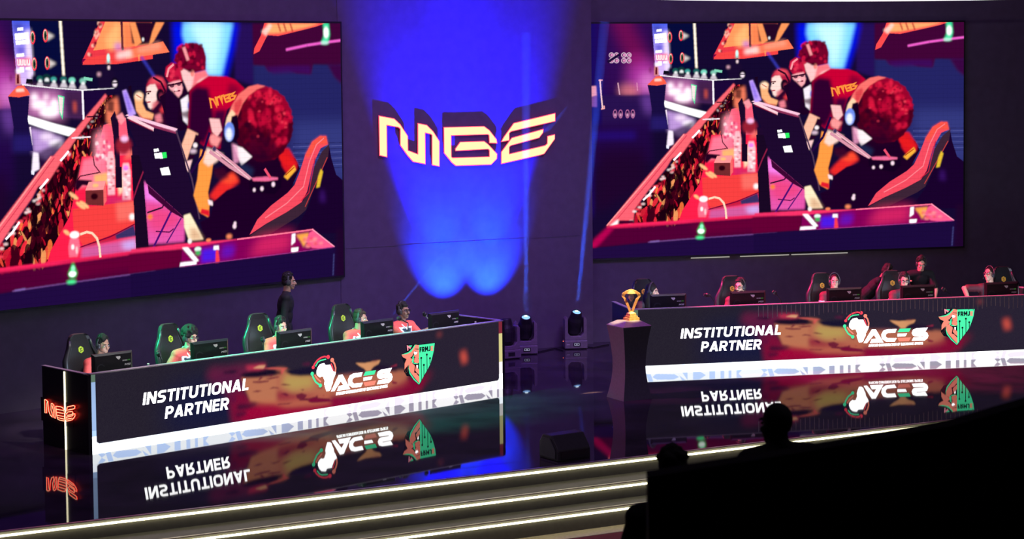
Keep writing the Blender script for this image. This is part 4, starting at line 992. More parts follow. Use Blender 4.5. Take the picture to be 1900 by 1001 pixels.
def moving_head(p, rotz, tilt, pan, label, lit=True, disp=True):
    o = thing('moving_head_light', label, 'stage light', p, rotz, 'moving head lights on the stage floor')
    b = MB().box(-.19, .19, -.15, .15, .012, .15).build('base', m_yoke, o, bevel=.012)
    for x in (-.14, .14): MB().box(x - .04, x + .04, -.1, .1, 0, .013).build('foot', m_gear, b)
    MB().box(-.05, .07, -.154, -.15, .055, .115).build('display', m_gear, b)
    if disp:
        mb = MB()
        for q in (((-.03, .07), (-.03, .10), (.05, .10), (.05, .07)),): 
            for r in ribbon([(x, z) for x, z in q], .007, closed=True): mb.prism(r, lambda x, y, d: Vector((x, d, y)), -.158, -.155)
        mb.prism([(.0, .078), (.02, .078), (.02, .092), (0, .092)], lambda x, y, d: Vector((x, d, y)), -.158, -.155)
        mb.build('display_marks', e_disp, b)
        mb = MB().box(-.16, -.11, -.156, -.152, .075, .09); mb.build('label_plate', mat('label_grey', (.45, .42, .45), .5), b)
    y = MB(); ol = [(-.185, .15), (.185, .15), (.185, .50), (.15, .54), (.132, .52), (.132, .27), (.085, .215), (-.085, .215), (-.132, .27), (-.132, .52), (-.15, .54), (-.185, .50)]
    y.prism(ol, lambda x, z, d: Vector((x, d, z)), -.118, .118); y.build('yoke', m_yoke, o, bevel=.008)
    M = Matrix.Translation((0, 0, .43)) @ Matrix.Rotation(pan, 4, 'Y') @ Matrix.Rotation(tilt, 4, 'X')
    h = MB().lathe([(.02, -.21), (.09, -.20), (.122, -.15), (.125, .0), (.118, .06), (.10, .12), (.088, .20), (.083, .215), (.070, .215), (.066, .19)], (0, 0, 0), 24, M).build('head', m_gear, o, smooth=False)
    if lit:
        MB().ell((0, 0, .195), (.066, .066, .022), None, 20, 8)
        lb = MB(); v = [M @ Vector((.068 * math.cos(2 * PI * j / 24), .068 * math.sin(2 * PI * j / 24), .200)) for j in range(24)]; v2 = [M @ Vector((.02 * math.cos(2 * PI * j / 24), .02 * math.sin(2 * PI * j / 24), .222)) for j in range(24)]
        lb.rings([v, v2]); l = lb.build('lens', e_lens, h)
        hb = MB(); hb.ell(M @ Vector((0, .015, .218)), (.03, .022, .012), M.to_3x3()); hb.build('lens_hotspot', e_spotl, l)
    return o, M


HEADS = []
a1, M1 = moving_head((.80, -.40, 0), R(-22), R(28), R(1.0), 'moving head light standing next to the end of the left desk, beam up')
a2, M2 = moving_head((1.80, -.30, 0), R(-22), R(24), R(6), 'moving head light nearer the trophy stand, leaning beam')
a4, M4 = moving_head((-.44, -.71, 0), R(0), R(-2), R(0), 'moving head wash light at the wall foot, left of its pair', False, False)
a5, M5 = moving_head((.29, -.71, 0), R(0), R(-2), R(0), 'moving head wash light at the wall foot, right of its pair', False, False)
MB().ell((-.215, -.12, .14), (.008, .008, .008)).build('red_indicator', e_rled, a2)


# beams: real spots shining through thin columns of stage haze
def haze_mat(name, dens):
    m = bpy.data.materials.new(name); m.use_nodes = True; nt = m.node_tree; nt.nodes.clear()
    o = nt.nodes.new('ShaderNodeOutputMaterial'); s = nt.nodes.new('ShaderNodeVolumeScatter'); s.inputs['Density'].default_value = dens; s.inputs['Color'].default_value = (1, 1, 1, 1)
    nt.links.new(s.outputs[0], o.inputs['Volume']); return m


m_haze = haze_mat('stage_haze', 0.10)


def beam(p0, p1, r0, r1, watts, label):
    p0, p1 = Vector(p0), Vector(p1); d = (p1 - p0).normalized()
    ang = 2 * math.degrees(math.atan((r1 - r0) / (p1 - p0).length))
    s = spot('beam_lamp', p0 - d * (r0 / max(1e-3, math.tan(R(ang / 2)))) * 0 , p1, (0.02, 0.10, 1.0), watts, max(ang * 1.0, 2.4), 0.3, r0 * .7)
    mb = MB().tube([p0 + (p1 - p0) * (i / 12) for i in range(13)], [r0 + (r1 - r0) * i / 12 for i in range(13)], 16)
    o = mb.build('haze_column', m_haze); tag(o, label, 'haze', 'haze columns lit by the lamps', 'stuff')
    o.visible_shadow = True
    return o


def headpt(a, M, z=.24): return a.matrix_basis @ (M @ Vector((0, 0, z)))


def at_y(u, v, Y):
    d = ray(u, v); k = (Y - CAMP.y) / d.y; return CAMP + d * k


h1, h2 = headpt(a1, M1), headpt(a2, M2)
beam(h1, at_y(976, 60, -.5), .05, .085, 48000, 'narrow blue beam of haze rising straight from a floor lamp')
beam(h2, at_y(1122, 40, -.75), .05, .09, 48000, 'narrow blue beam of haze leaning to the right, above the trophy stand side lamp')
beam(at_y(716, 600, -.55), at_y(822, 470, -.35), .02, .035, 12000, 'short thin blue haze beam slanting up behind the left players')

# ================================================================== FLOOR SPEAKER, CABLES
sp_ = thing('stage_monitor_speaker', 'black wedge speaker lying near the front stage edge', 'speaker', (-2.93, -8.30, 0), R(6))
mb = MB(); ol = [(-.20, 0), (.20, 0), (.20, .13), (.06, .30), (-.12, .30), (-.20, .20)]
mb.prism(ol, lambda x, z, d: Vector((d, -x, z)), -.24, .24); mb.build('cabinet', mat('speaker_black', (0.022, 0.02, 0.026), 0.55), sp_, bevel=.012)
for s in (-1, 1):
    e = MB(); e.prism([(-.16, .03), (.15, .03), (.15, .12), (.04, .26), (-.10, .26), (-.16, .18)], lambda x, z, d: Vector((d, -x, z)), s * .24, s * .252); e.build('side_cheek', mat('speaker_cheek', (0.05, 0.046, 0.055), 0.5), sp_, bevel=.003)
MB().box(-.20, .20, -.206, -.199, .02, .12).build('rear_plate', m_gear, sp_)
random.seed(3)
for k, (pts, lb) in enumerate((([(945, 650), (975, 652), (1000, 655), (1015, 651), (1030, 648), (1045, 652)], 'thin black cable looping on the floor between the two lit lamps'), ([(1085, 645), (1100, 647), (1118, 643), (1130, 641)], 'thin black cable on the floor between lamp and plinth'))):
    tag(MB().tube([ground(u, v) + Vector((0, 0, .012)) for u, v in pts], .010, 6).build('floor_cable', m_gear), lb, 'cable')

# ================================================================== FOREGROUND
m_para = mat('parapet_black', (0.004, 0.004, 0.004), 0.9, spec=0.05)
def at_d(u, v, k):
    d = ray(u, v); return CAMP + d * (k / d.dot(CF))
pa, pb = at_d(1203, 886, 9.2), at_d(1900, 752, 9.2); pm, pq = at_d(1500, 838, 9.2), at_d(1770, 790, 9.2)
pe = pb + (pb - pq) * 3; back = Vector((CF.x, CF.y, 0)).normalized() * .14
mb = MB(); tops = [pa, pm, pq, pb, pe]
rings = [[p, p + back, (p + back) * 1.0, p] for p in tops]
vs = []; 
for p in tops: vs += [Vector((p.x, p.y, -.645)), p, p + back, Vector((p.x + back.x, p.y + back.y, -.645))]
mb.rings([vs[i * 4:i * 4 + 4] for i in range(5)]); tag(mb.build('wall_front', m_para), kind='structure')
tier = []
for (u, v, dd, z) in ((1445, 800, 11.5, .95), (1250, 870, 11.5, .62)):
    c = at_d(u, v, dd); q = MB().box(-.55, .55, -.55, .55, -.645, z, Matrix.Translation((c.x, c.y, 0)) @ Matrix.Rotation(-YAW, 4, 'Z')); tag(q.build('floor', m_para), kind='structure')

# ================================================================== PEOPLE
SKIN = dict(fair=mat('skin_fair', (0.50, 0.29, 0.20), 0.5, var=.06), tan=mat('skin_tan', (0.40, 0.22, 0.14), 0.5, var=.06), brown=mat('skin_brown', (0.26, 0.14, 0.09), 0.5, var=.06))
HAIR = dict(black=mat('hair_black', (0.012, 0.010, 0.009), 0.75, spec=.25, var=.4, scale=120, bump=.6), dark=mat('hair_dark_brown', (0.035, 0.022, 0.015), 0.7, spec=.25, var=.4, scale=120, bump=.6))
m_salmon = mat('jersey_red', (0.62, 0.075, 0.06), 0.75, var=.08, scale=60); m_jwhite = mat('jersey_white', (0.78, 0.78, 0.76), 0.75); m_jteal = mat('jersey_navy', (0.02, 0.045, 0.06), 0.75)
m_jblack = mat('jersey_black', (0.022, 0.016, 0.022), 0.75); m_jred = mat('jersey_dark_red', (0.085, 0.008, 0.018), 0.75); m_tblack = mat('tshirt_black', (0.008, 0.007, 0.010), 0.85, spec=.3)
m_trous = mat('trousers_black', (0.010, 0.010, 0.014), 0.8); m_shoe = mat('shoe_black', (0.015, 0.015, 0.016), 0.5)
m_eye = mat('eye_white', (0.75, 0.74, 0.72), 0.3); m_iris = mat('eye_dark', (0.015, 0.010, 0.008), 0.2)
m_head = mat('headset_black', (0.03, 0.03, 0.034), 0.35); m_hpad = mat('headset_band', (0.05, 0.05, 0.055), 0.5)
m_frame = mat('glasses_black', (0.01, 0.01, 0.01), 0.3)
SIL = mat('silhouette_shade', (0.005, 0.005, 0.005), 0.9, spec=0.1)  # shade of the foreground men put into colour: skin, hair and cloth near black
V3 = Vector


def joint(S, H, l1, l2, hint):
    d = H - S; L = min(d.length, (l1 + l2) * .995); u = d.normalized(); H = S + u * L
    a = (l1 * l1 - l2 * l2 + L * L) / (2 * L); h = math.sqrt(max(0, l1 * l1 - a * a)); p = hint - u * hint.dot(u)
    p = p.normalized() if p.length > 1e-4 else u.orthogonal().normalized()
    return S + u * a + p * h, H


def hand(mb, W, d, nrm, side, curl=.5):
    """palm, four unequal fingers with two bends, a thumb off the side of the palm"""
    d = d.normalized(); nrm = (nrm - d * nrm.dot(d)).normalized(); lat = d.cross(nrm) * side
    M = Matrix((lat, d, nrm)).transposed()
    mb.ell(W + d * .05, (.042, .055, .019), M, 12, 8)
    for i, ln in enumerate((.074, .084, .078, .06)):
        p = W + d * .09 + lat * (i - 1.5) * -.0215; a = 0; dd = d
        for k, f in enumerate((.45, .31, .24)):
            a += curl * (.5, .75, .5)[k]; dd = d * math.cos(a) - nrm * math.sin(a); q = p + dd * ln * f
            mb.cap(p, q, .0098 - .0008 * k, .0092 - .0008 * k, 8); p = q
    p = W + d * .02 + lat * .034
    for k, (l, a) in enumerate(((.042, .75), (.034, .45))):
        dd = (d * math.cos(a) + lat * math.sin(a) - nrm * .25 * (k + 1) * curl).normalized(); q = p + dd * l; mb.cap(p, q, .0125 - .001 * k, .011 - .001 * k, 8); p = q


def person(label, loc, rotz, lean=.08, side=0., hip=.56, torso=.47, twist=0., head=(0, 0, 0), hl=None, hr=None, stand=False, skin='fair', hair='short', hcol='black',
           top='team_red', beard=0, glasses=False, headset=None, curl=.5, hfwd=.03, long_sleeve=False, sil=False, neck=0., scale=1.0, group=None, hintl=None, hintr=None, legs=None):
    o = thing('person', label, 'person', loc, rotz, group); o.scale = (scale,) * 3
    hipc = V3((0, 0, hip)); zn = math.sqrt(max(.02, torso ** 2 - lean ** 2 - side ** 2)); N = hipc + V3((side, -lean, zn))
    up = (N - hipc).normalized(); tw = R(twist); rx = V3((math.cos(tw), math.sin(tw), 0)); rx = (rx - up * rx.dot(up)).normalized(); fy = up.cross(rx)
    Ms = Matrix((rx, fy, up)).transposed()
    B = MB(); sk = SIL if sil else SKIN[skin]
    chest = hipc.lerp(N, .66); mid = hipc.lerp(N, .33)
    B.ell(hipc, (.165, .125, .12), Ms); B.ell(mid, (.145, .108, .17), Ms); B.ell(chest, (.168, .112, .18), Ms)
    sh = {}
    for s in (1, -1):
        J = N + rx * (.178 * s) - up * .055; sh[s] = J; B.cap(N - up * .03 + rx * .05 * s, J, .058, .058)
    yaw, pit, rol = (R(a) for a in head)
    hd = N + up * .085 + V3((0, 0, .085 + neck)) + V3((math.sin(yaw), -math.cos(yaw), 0)) * hfwd
    Mh = Matrix.Translation(hd) @ Matrix.Rotation(yaw, 4, 'Z') @ Matrix.Rotation(pit, 4, 'X') @ Matrix.Rotation(rol, 4, 'Y') @ Matrix.Scale(.93, 4)
    M3 = Mh.to_3x3(); X = lambda x, y, z: Mh @ V3((x, y, z))
    E = lambda m, c, r: m.ell(X(*c), r, M3)
    B.cap(N - up * .04, X(0, .02, -.05), .062, .054)
    E(B, (0, .012, .032), (.074, .094, .098)); E(B, (0, -.024, -.035), (.062, .066, .066)); E(B, (0, -.045, -.075), (.044, .044, .038)); E(B, (0, -.066, -.098), (.026, .022, .020))
    B.cap(X(0, -.084, .018), X(0, -.112, -.026), .0105, .0150, 8); E(B, (0, -.098, -.032), (.019, .014, .010)); E(B, (0, -.086, -.060), (.026, .014, .008)); E(B, (0, -.083, -.073), (.023, .014, .009))
    E(B, (0, -.074, .034), (.058, .020, .012))
    for s in (1, -1): E(B, (.074 * s, .012, -.006), (.011, .022, .034)); E(B, (.036 * s, -.064, -.022), (.024, .022, .022))
    el, wr = {}, {}
    for s, H, hint in ((1, hl, hintl), (-1, hr, hintr)):
        J = sh[s]
        if H is None: H = J + V3((.06 * s, -.05, -.52))
        e, Hh = joint(J, V3(H), .29, .26, V3(hint) if hint else V3((.5 * s, .35, -.8))); el[s], wr[s] = e, Hh
        B.cap(J, e, .050, .040); B.cap(e, Hh, .041, .028); d = (Hh - e).normalized(); nr = V3((0, -.2, 1)) if abs(d.z) < .8 else V3((.6 * s, -.6, .1))
        hand(B, Hh, d, nr, -s, curl)
    kn, an = {}, {}
    for s in (1, -1):
        hj = hipc + V3((.09 * s, 0, -.03))
        if legs: kn[s], an[s] = V3(legs[s][0]), V3(legs[s][1])
        elif stand: kn[s], an[s] = V3((.10 * s, -.03, hip * .53)), V3((.11 * s, .02, .09))
        else: kn[s], an[s] = V3((.13 * s, -.43, hip - .02)), V3((.14 * s, -.38, .10))
        B.cap(hj, kn[s], .082, .056); B.cap(kn[s], an[s], .054, .036); B.cap(an[s], an[s] + V3((0, -.15, -.045)), .036, .030)
    body = link('body', remesh(B, 'body', .0072), sk, o)
    # clothing
    C = MB(); g = .016
    C.ell(hipc, (.165 + g, .125 + g, .11 + g), Ms); C.ell(mid, (.147 + g, .110 + g, .18), Ms); C.ell(chest, (.168 + g, .112 + g, .175 + g), Ms)
    C.cap(N - up * .045, N - up * .005, .082, .070)
    for s in (1, -1):
        C.cap(N - up * .035 + rx * .05 * s, sh[s], .058 + g, .058 + g)
        if long_sleeve: C.cap(sh[s], el[s], .062, .054); C.cap(el[s], el[s].lerp(wr[s], .93), .054, .042)
        else: C.cap(sh[s], sh[s].lerp(el[s], .78), .064, .064)
    me = remesh(C, 'top', .011)
    if top == 'team_red': mats = [m_salmon, m_jwhite, m_jteal]
    elif top == 'team_black': mats = [m_jblack, m_jred, m_jwhite]
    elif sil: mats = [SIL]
    else: mats = [m_tblack, m_tblack, m_tblack]
    j = link('jersey' if top.startswith('team') else 'shirt', me, mats, o)
    if top.startswith('team'):
        Mi = Ms.inverted(); ids = []
        for p in me.polygons:
            c = Mi @ (p.center - N); x, y, z = abs(c.x), c.y, c.z; i = 0
            if top == 'team_red':
                if y < .02 and x < .115 + .25 * (z + .16) and z < -.05 and x < .15: i = 1
                if y < .02 and x < .085 + .25 * (z + .16) and z < -.07: i = 2
            else:
                if x > .15 and z > -.16: i = 1
                if x > .20 and abs(z + .13) < .016 and y < .01: i = 2
                if y < -.02 and .055 < c.x < .09 and abs(z + .15) < .016: i = 2
            ids.append(i)
        me.polygons.foreach_set('material_index', ids)
        k = MB(); v = []
        for i in range(17):
            a = -PI * .5 + (i / 16 - .5) * 2 * PI * .94 - PI * .0; q = V3((math.cos(a) * .078, math.sin(a) * .078, 0)); dip = -.10 * max(0, 1 - abs(((i / 16) - .5)) * 5)
            v.append(N + Ms @ V3((q.x * (1 if dip == 0 else .9), q.y - (.045 if dip < 0 else 0) * (-dip / .1), .012 + dip)))
        k.tube(v, .0105, 6); k.build('collar', m_jwhite if top == 'team_red' else m_jred, o, smooth=True)
    T = MB(); T.ell(hipc - V3((0, 0, .02)), (.172, .135, .115), None)
    for s in (1, -1): T.cap(hipc + V3((.09 * s, 0, -.04)), kn[s], .095, .070); T.cap(kn[s], an[s] + V3((0, 0, .02)), .070, .056)
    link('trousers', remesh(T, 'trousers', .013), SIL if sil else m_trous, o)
    for s in (1, -1):
        S = MB(); a = an[s]; S.cap(a + V3((0, .03, -.045)), a + V3((0, -.15, -.055)), .045, .038); S.ell(a + V3((0, -.05, -.035)), (.045, .12, .04)); link('shoe', remesh(S, 'shoe', .010), m_shoe, o)
    # hair
    Hm = MB(); rd = random.Random(len(label) * 7 + int(loc[0] * 10))
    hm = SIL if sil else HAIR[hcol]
    if hair == 'curly':
        E(Hm, (0, .034, .060), (.098, .112, .112))
        for i in range(260):
            a, b = rd.uniform(0, 2 * PI), rd.uniform(-.25, 1.5); c = V3((math.cos(a) * math.cos(b), math.sin(a) * math.cos(b), math.sin(b)))
            if c.y < -.5 and c.z < .25: continue
            E(Hm, (c.x * .112, .030 + c.y * .120, .062 + c.z * .122), (rd.uniform(.012, .022),) * 3)
    elif hair == 'long':
        E(Hm, (0, .026, .052), (.088, .102, .098))
        for i in range(26):
            a = R(-20 + 220 * i / 25); p = X(math.cos(a) * .086, .01 + math.sin(a) * .09, .03); q = X(math.cos(a) * .112, .02 + math.sin(a) * .11, -.10); r = X(math.cos(a) * .105, .025 + math.sin(a) * .12, -.26 - .03 * rd.random()); Hm.tube([p, q, r], [.026, .027, .012], 7)
    elif hair == 'buzz': E(Hm, (0, .022, .044), (.080, .096, .094))
    else:
        E(Hm, (0, .028, .048), (.084, .098, .100)); E(Hm, (0, .050, .0), (.078, .070, .075))
        for i in range(46):
            a, b = rd.uniform(0, 2 * PI), rd.uniform(.35, 1.5); c = V3((math.cos(a) * math.cos(b), math.sin(a) * math.cos(b), math.sin(b)))
            E(Hm, (c.x * .082, .022 + c.y * .094, .054 + c.z * .098), (rd.uniform(.014, .024),) * 3)
        for s in (1, -1): E(Hm, (.072 * s, -.014, .008), (.010, .018, .030))
    link('hair', remesh(Hm, 'hair', .0085, 1), hm, o)
    if beard:
        b = MB()
        if beard < 3: E(b, (0, -.030, -.066), (.060, .060, .050)); E(b, (0, -.066, -.095), (.034, .030, .026))
        E(b, (0, -.096, -.048), (.028, .010, .008)); E(b, (0, -.076, -.104), (.014, .012, .010))
        link('beard' if beard < 3 else 'moustache', remesh(b, 'beard', .005, 1), hm, o)
    for s in (1, -1):
        e = MB(); E(e, (.032 * s, -.080, .010), (.0145, .0125, .0085)); e.build('eye', m_eye if not sil else SIL, o, smooth=True); i = MB(); E(i, (.032 * s, -.0915, .010), (.0062, .004, .0065)); i.build('iris', m_iris, o.children[-1], smooth=True)
        q = MB(); q.tube([X(.014 * s, -.092, .030), X(.034 * s, -.092, .036), X(.054 * s, -.078, .030)], .0052, 6); q.build('eyebrow', hm, o, smooth=True)
    if glasses:
        G = MB()
        for s in (1, -1):
            G.tube([X(.033 * s + .026 * math.cos(t), -.104, .008 + .021 * math.sin(t)) for t in np.linspace(0, 2 * PI, 13)], .0032, 5); G.tube([X(.058 * s, -.100, .012), X(.078 * s, -.04, .010), X(.080 * s, .015, .004)], .003, 5)
        G.tube([X(-.008, -.108, .012), X(.008, -.108, .012)], .003, 5); G.build('glasses', m_frame, o)
    if headset:
        Mw = Matrix.Translation(V3(loc)) @ Matrix.Rotation(rotz, 4, 'Z') @ Matrix.Scale(scale, 4) @ Mh
        h = thing('headset', headset, 'headset', (0, 0, 0), 0, 'headsets worn by people on stage'); h.matrix_world = Mw
        k = .116 if hair in ('curly', 'long') else .094
        HB = MB(); rg = []
        for i in range(19):
            a = PI * i / 18; c = V3((math.cos(a) * k, .012, .0 + math.sin(a) * (.186 if hair == 'curly' else .158))); n = V3((math.cos(a), 0, math.sin(a)))
            rg.append([c + V3((0, -.013, 0)), c + V3((0, -.013, 0)) + n * .009, c + V3((0, .013, 0)) + n * .009, c + V3((0, .013, 0))])
        HB.rings(rg); HB.build('head_band', m_hpad, h)
        for s in (1, -1):
            q = MB().lathe([(.012, .0), (.044, .002), (.048, .012), (.046, .026), (.034, .036), (.010, .038)], (s * (k - .034), .010, -.008), 16, Matrix.Rotation(PI / 2 * s, 3, 'Y')).build('ear_cup', m_head, h, smooth=True)
        MB().tube([(-(k - .01), -.01, -.03), (-.085, -.07, -.06), (-.045, -.118, -.076)], .0042, 6).build('microphone_boom', m_head, h)
    return o


# ------------------------------------------------------------------ gaming chairs
m_leather = mat('chair_leather', (0.020, 0.020, 0.022), 0.36, var=.2, scale=70)
m_badge_greenlit = mat('badge_green_tint', (0.56, 0.80, 0.05), 0.5, var=.05)  # yellow badge with the green spot's tint put into its colour
m_badge_redlit = mat('badge_red_tint', (0.95, 0.50, 0.05), 0.5, var=.05)  # same yellow badge, tinted in its colour as the red spot lights it


def make_chair(label, cat='chair', badge=None, loc=(0, 0, 0), rotz=0.0):
    o = thing('gaming_chair', label, cat, loc, rotz, 'gaming chairs behind the desks')
    prof = [(.50, .225), (.62, .250), (.78, .262), (.92, .268), (1.00, .262), (1.08, .225), (1.16, .185), (1.25, .165), (1.30, .140), (1.325, .10)]
    mb = MB(); rg = []
    for z, w in prof:
        y = .10 + (z - .5) * .16; th = .050 if z < 1.2 else .04
        rg.append([V3((x * w, y + (-.042 if abs(x) > .75 else 0) + s * th, z)) for x, s in ((-1, -.6), (-.72, -1), (-.3, -1), (.3, -1), (.72, -1), (1, -.6), (1, .9), (.3, 1), (-.3, 1), (-1, .9))])
    mb.rings(rg); mb.build('backrest', m_leather, o, smooth=False, bevel=.006)
    for s in (-1, 1):
        q = MB(); q.tube([V3((s * (w - .012), .10 + (z - .5) * .16 - .055, z)) for z, w in prof[1:8]], [.020, .036, .046, .046, .034, .026, .018], 10); q.build('side_bolster', m_leather, o, smooth=True)
    q = MB(); q.prism([(.042 * math.cos(PI / 6 + PI / 3 * i), 1.125 + .046 * math.sin(PI / 6 + PI / 3 * i)) for i in range(6)], lambda x, z, d: V3((x, .10 + (z - .5) * .16 - .052 + d, z)), -.006, .004); bd = q.build('badge', badge, o)
    q = MB()
    for pts in ([(-.018, 1.140), (.016, 1.148), (-.016, 1.122), (.018, 1.110), (-.016, 1.104)],):
        for r in ribbon(pts, .007): q.prism(r, lambda x, z, d: V3((x, .10 + (z - .5) * .16 - .052 + d, z)), -.008, -.0055)
    q.build('badge_mark', m_gear, bd)
    MB().box(-.25, .25, -.40, .14, .42, .50).build('seat', m_leather, o, bevel=.02)
    for s in (-1, 1):
        a = MB().box(s * .31 - .045, s * .31 + .045, -.24, .06, .665, .695).build('armrest', m_gear, o, bevel=.008); MB().tube([(s * .31, -.08, .665), (s * .31, -.08, .47), (s * .20, -.08, .43)], .022, 8).build('armrest_post', m_gear, a)
    MB().tube([(0, -.12, .42), (0, -.12, .12)], .035, 10).build('gas_column', m_gear, o)
    b = MB()
    for i in range(5):
        a = 2 * PI * i / 5; b.tube([(0, -.12, .13), (.30 * math.cos(a), -.12 + .30 * math.sin(a), .085)], .026, 7)
    b.build('base', m_gear, o)
    for i in range(5):
        a = 2 * PI * i / 5; MB().lathe([(.012, -.022), (.03, -.022), (.032, 0), (.03, .022), (.012, .022)], (.30 * math.cos(a), -.12 + .30 * math.sin(a), .032), 10, Matrix.Rotation(PI / 2, 3, 'X')).build('castor', m_gear, o)
    return o


# ------------------------------------------------------------------ monitors, microphones
m_mon = mat('monitor_black', (0.016, 0.016, 0.019), 0.30); e_scr = emat('screen_glow', (0.66, 0.78, 1.0), 9.0)
e_mgreen = emat('monitor_green_mark', (0.10, 0.42, 0.08), .5); m_mark = mat('monitor_mark', (0.62, 0.62, 0.64), 0.5); m_badge = mat('monitor_emblem', (0.75, 0.75, 0.75), 0.4)


def make_monitor(label, loc, rotz):
    o = thing('monitor', label, 'monitor', loc, rotz, 'monitors on the players desks'); W, H = .585, .345; zb = .085
    mb = MB(); mb.rings([[V3((x * w, y, zb + H / 2 + z * h)) for x, z in ((-1, -1), (1, -1), (1, 1), (-1, 1))] for w, h, y in ((W / 2, H / 2, .016), (W / 2, H / 2, -.006), (W / 2 - .03, H / 2 - .028, -.030))]); c = mb.build('casing', m_mon, o)
    MB().box(-W / 2 + .01, W / 2 - .01, .0162, .0172, zb + .014, zb + H - .010).build('screen', e_scr, o)
    P = lambda x, z, d: V3((x, d, z))
    em = MB(); em.prism([(-.02 + .055, zb + H - .055), (.045 + .055, zb + H - .055), (.05 + .055, zb + H - .075), (.025 + .055, zb + H - .098), (.0 + .055, zb + H - .082)], P, -.0335, -.029); em.build('emblem', m_badge, c)
    t = MB()
    for p in fit(word('GEFORCE', .16, .1), .135, .205, zb + .222, zb + .238): t.prism(p, P, -.0320, -.029)
    t.build('lettering', m_mark, c)
    t = MB()
    for p in fit(word('RTX', .16, .1), .211, .245, zb + .222, zb + .238): t.prism(p, P, -.0320, -.029)
    t.build('lettering', e_mgreen, c)
    t = MB()
    for p in fit(word('MSI', .2, .1), .165, .245, zb + .165, zb + .190, .25): t.prism(p, P, -.0320, -.029)
    t.build('lettering', m_mark, c)
    dr_ = MB()
    for r in ribbon([(-.18 + .055 * math.cos(a), zb + .16 + .05 * math.sin(a)) for a in np.linspace(.6, 5.2, 16)], .016): dr_.prism(r, P, -.0308, -.029)
    dr_.build('swirl_emblem', mat('monitor_swirl', (0.035, 0.035, 0.045), .3), c)
    MB().tube([(0, .0, zb + .12), (0, .03, zb + .02), (0, .03, .008)], .022, 8).build('stand', m_mon, o); MB().box(-.12, .12, -.06, .12, 0, .012).build('foot', m_mon, o, bevel=.004)
    return o


def boom_mic(label, F, base, pts):
    """desk microphone on a jointed arm; points are (t, n, z)"""
    p0 = F.w(*base); o = thing('desk_microphone', label, 'microphone', p0, 0, 'microphones on jointed arms')
    q = [F.w(*p) - p0 for p in pts]
    MB().lathe([(.03, 0), (.03, .03), (.012, .035), (.012, .06)], (0, 0, 0), 10).build('clamp', m_gear, o)
    MB().tube([V3((0, 0, .03))] + q[:1], .008, 6).build('arm', m_gear, o)
    for a, b in zip(q[:-2], q[1:-1]): MB().tube([a, b], .007, 6).build('arm', m_gear, o)
    d = q[-1] - q[-2]; m = MB().tube([q[-2], q[-2] + d * .35, q[-1]], [.016, .027, .024], 10).build('microphone', m_head, o); MB().ell(q[-2] + d * .5, (.033, .033, .033)).build('pop_filter', m_gear, m)
    return o


ZT = .745
rotL, rotR = LD.a, RD.a


def seat_loc(F, u, v, n):
    t, z = F.at(u, v, n); return t, z


# ---- monitors: left edges measured along each desk
LM = [(.266, 1.213, 'first monitor on the left desk, nearest the neon end'), (1.752, 1.150, 'monitor in front of the curly haired player'), (3.145, 1.172, 'middle monitor on the left desk, below the standing referee'), (4.611, 1.190, 'monitor hiding the chin of the fourth player on the left desk'), (5.868, 1.245, 'rightmost monitor on the left desk, beside the blue wall light')]
for t, zt, lb in LM:
    make_monitor('black ' + lb, LD.w(t + .29, .40, ZT), rotL)
    bpy.context.scene.objects  # keeps order
RM = [(.379, 1.162, 'leftmost monitor on the right desk, in front of the long haired player'), (1.682, 1.150, 'monitor in front of the bearded player with glasses'), (3.291, 1.181, 'monitor in front of the player facing the camera'), (4.541, 1.187, 'monitor between the bending and the standing coach'), (5.99, 1.247, 'rightmost monitor on the right desk, near the picture edge')]
for t, zt, lb in RM: make_monitor('black ' + lb, RD.w(t + .285, .40, ZT), rotR)

# ---- left team
def L(t, n, z=0): return LD.w(t, n, z)
def Rr(t, n, z=0): return RD.w(t, n, z)


def sit(F, t, zc, label, n=1.02, lean=.10, **k):
    """seated so that the head centre ends up at height zc"""
    rot = F.a; torso = .47; zn = math.sqrt(torso ** 2 - lean ** 2 - k.get('side', 0) ** 2); up = zn / torso
    hip = zc - zn - .085 * up - .085
    return person(label, F.w(t - k.get('side', 0), n, 0), rot + R(k.pop('yaw', 0)), lean=lean, hip=hip, torso=torso, **k)


G1 = 'players in red jerseys at the left desk'; G2 = 'players in black jerseys at the right desk'
hs = 'black headset worn by '
sit(LD, .72, 1.20, 'player in red jersey at the neon end of the left desk', head=(4, 6, 0), hl=(.16, -.40, .80), hr=(-.16, -.40, .80), hair='short', headset=hs + 'the player at the neon end of the left desk', group=G1, skin='tan')
sit(LD, 2.06, 1.165, 'player with big curly hair and glasses, hand on chin, red jersey', lean=.16, n=1.08, head=(8, 4, 0), hl=(.045, -.27, .975), hr=(-.30, -.36, .79), hair='curly', glasses=True, headset=hs + 'the curly haired player', group=G1, hintl=(.6, -.3, -.8), curl=1.1)
sit(LD, 3.56, 1.165, 'player in red jersey bent to the middle monitor of the left desk', head=(2, 8, 0), hl=(.16, -.40, .80), hr=(-.16, -.40, .80), headset=hs + 'the player below the referee', group=G1)
sit(LD, 4.97, 1.135, 'player with brown curls looking right, red jersey, fourth on left desk', head=(32, 4, 0), hl=(.10, -.34, .95), hr=(-.2, -.40, .80), hcol='dark', headset=hs + 'the fourth player on the left desk', group=G1, skin='tan', curl=1.0)
sit(LD, 5.84, 1.165, 'player with glasses and moustache, rightmost on left desk, red jersey', lean=.02, n=1.0, head=(12, -2, 0), hl=(.24, -.38, .84), hr=(.10, -.40, .90), glasses=True, beard=3, headset=hs + 'the rightmost player on the left desk', group=G1, skin='brown')
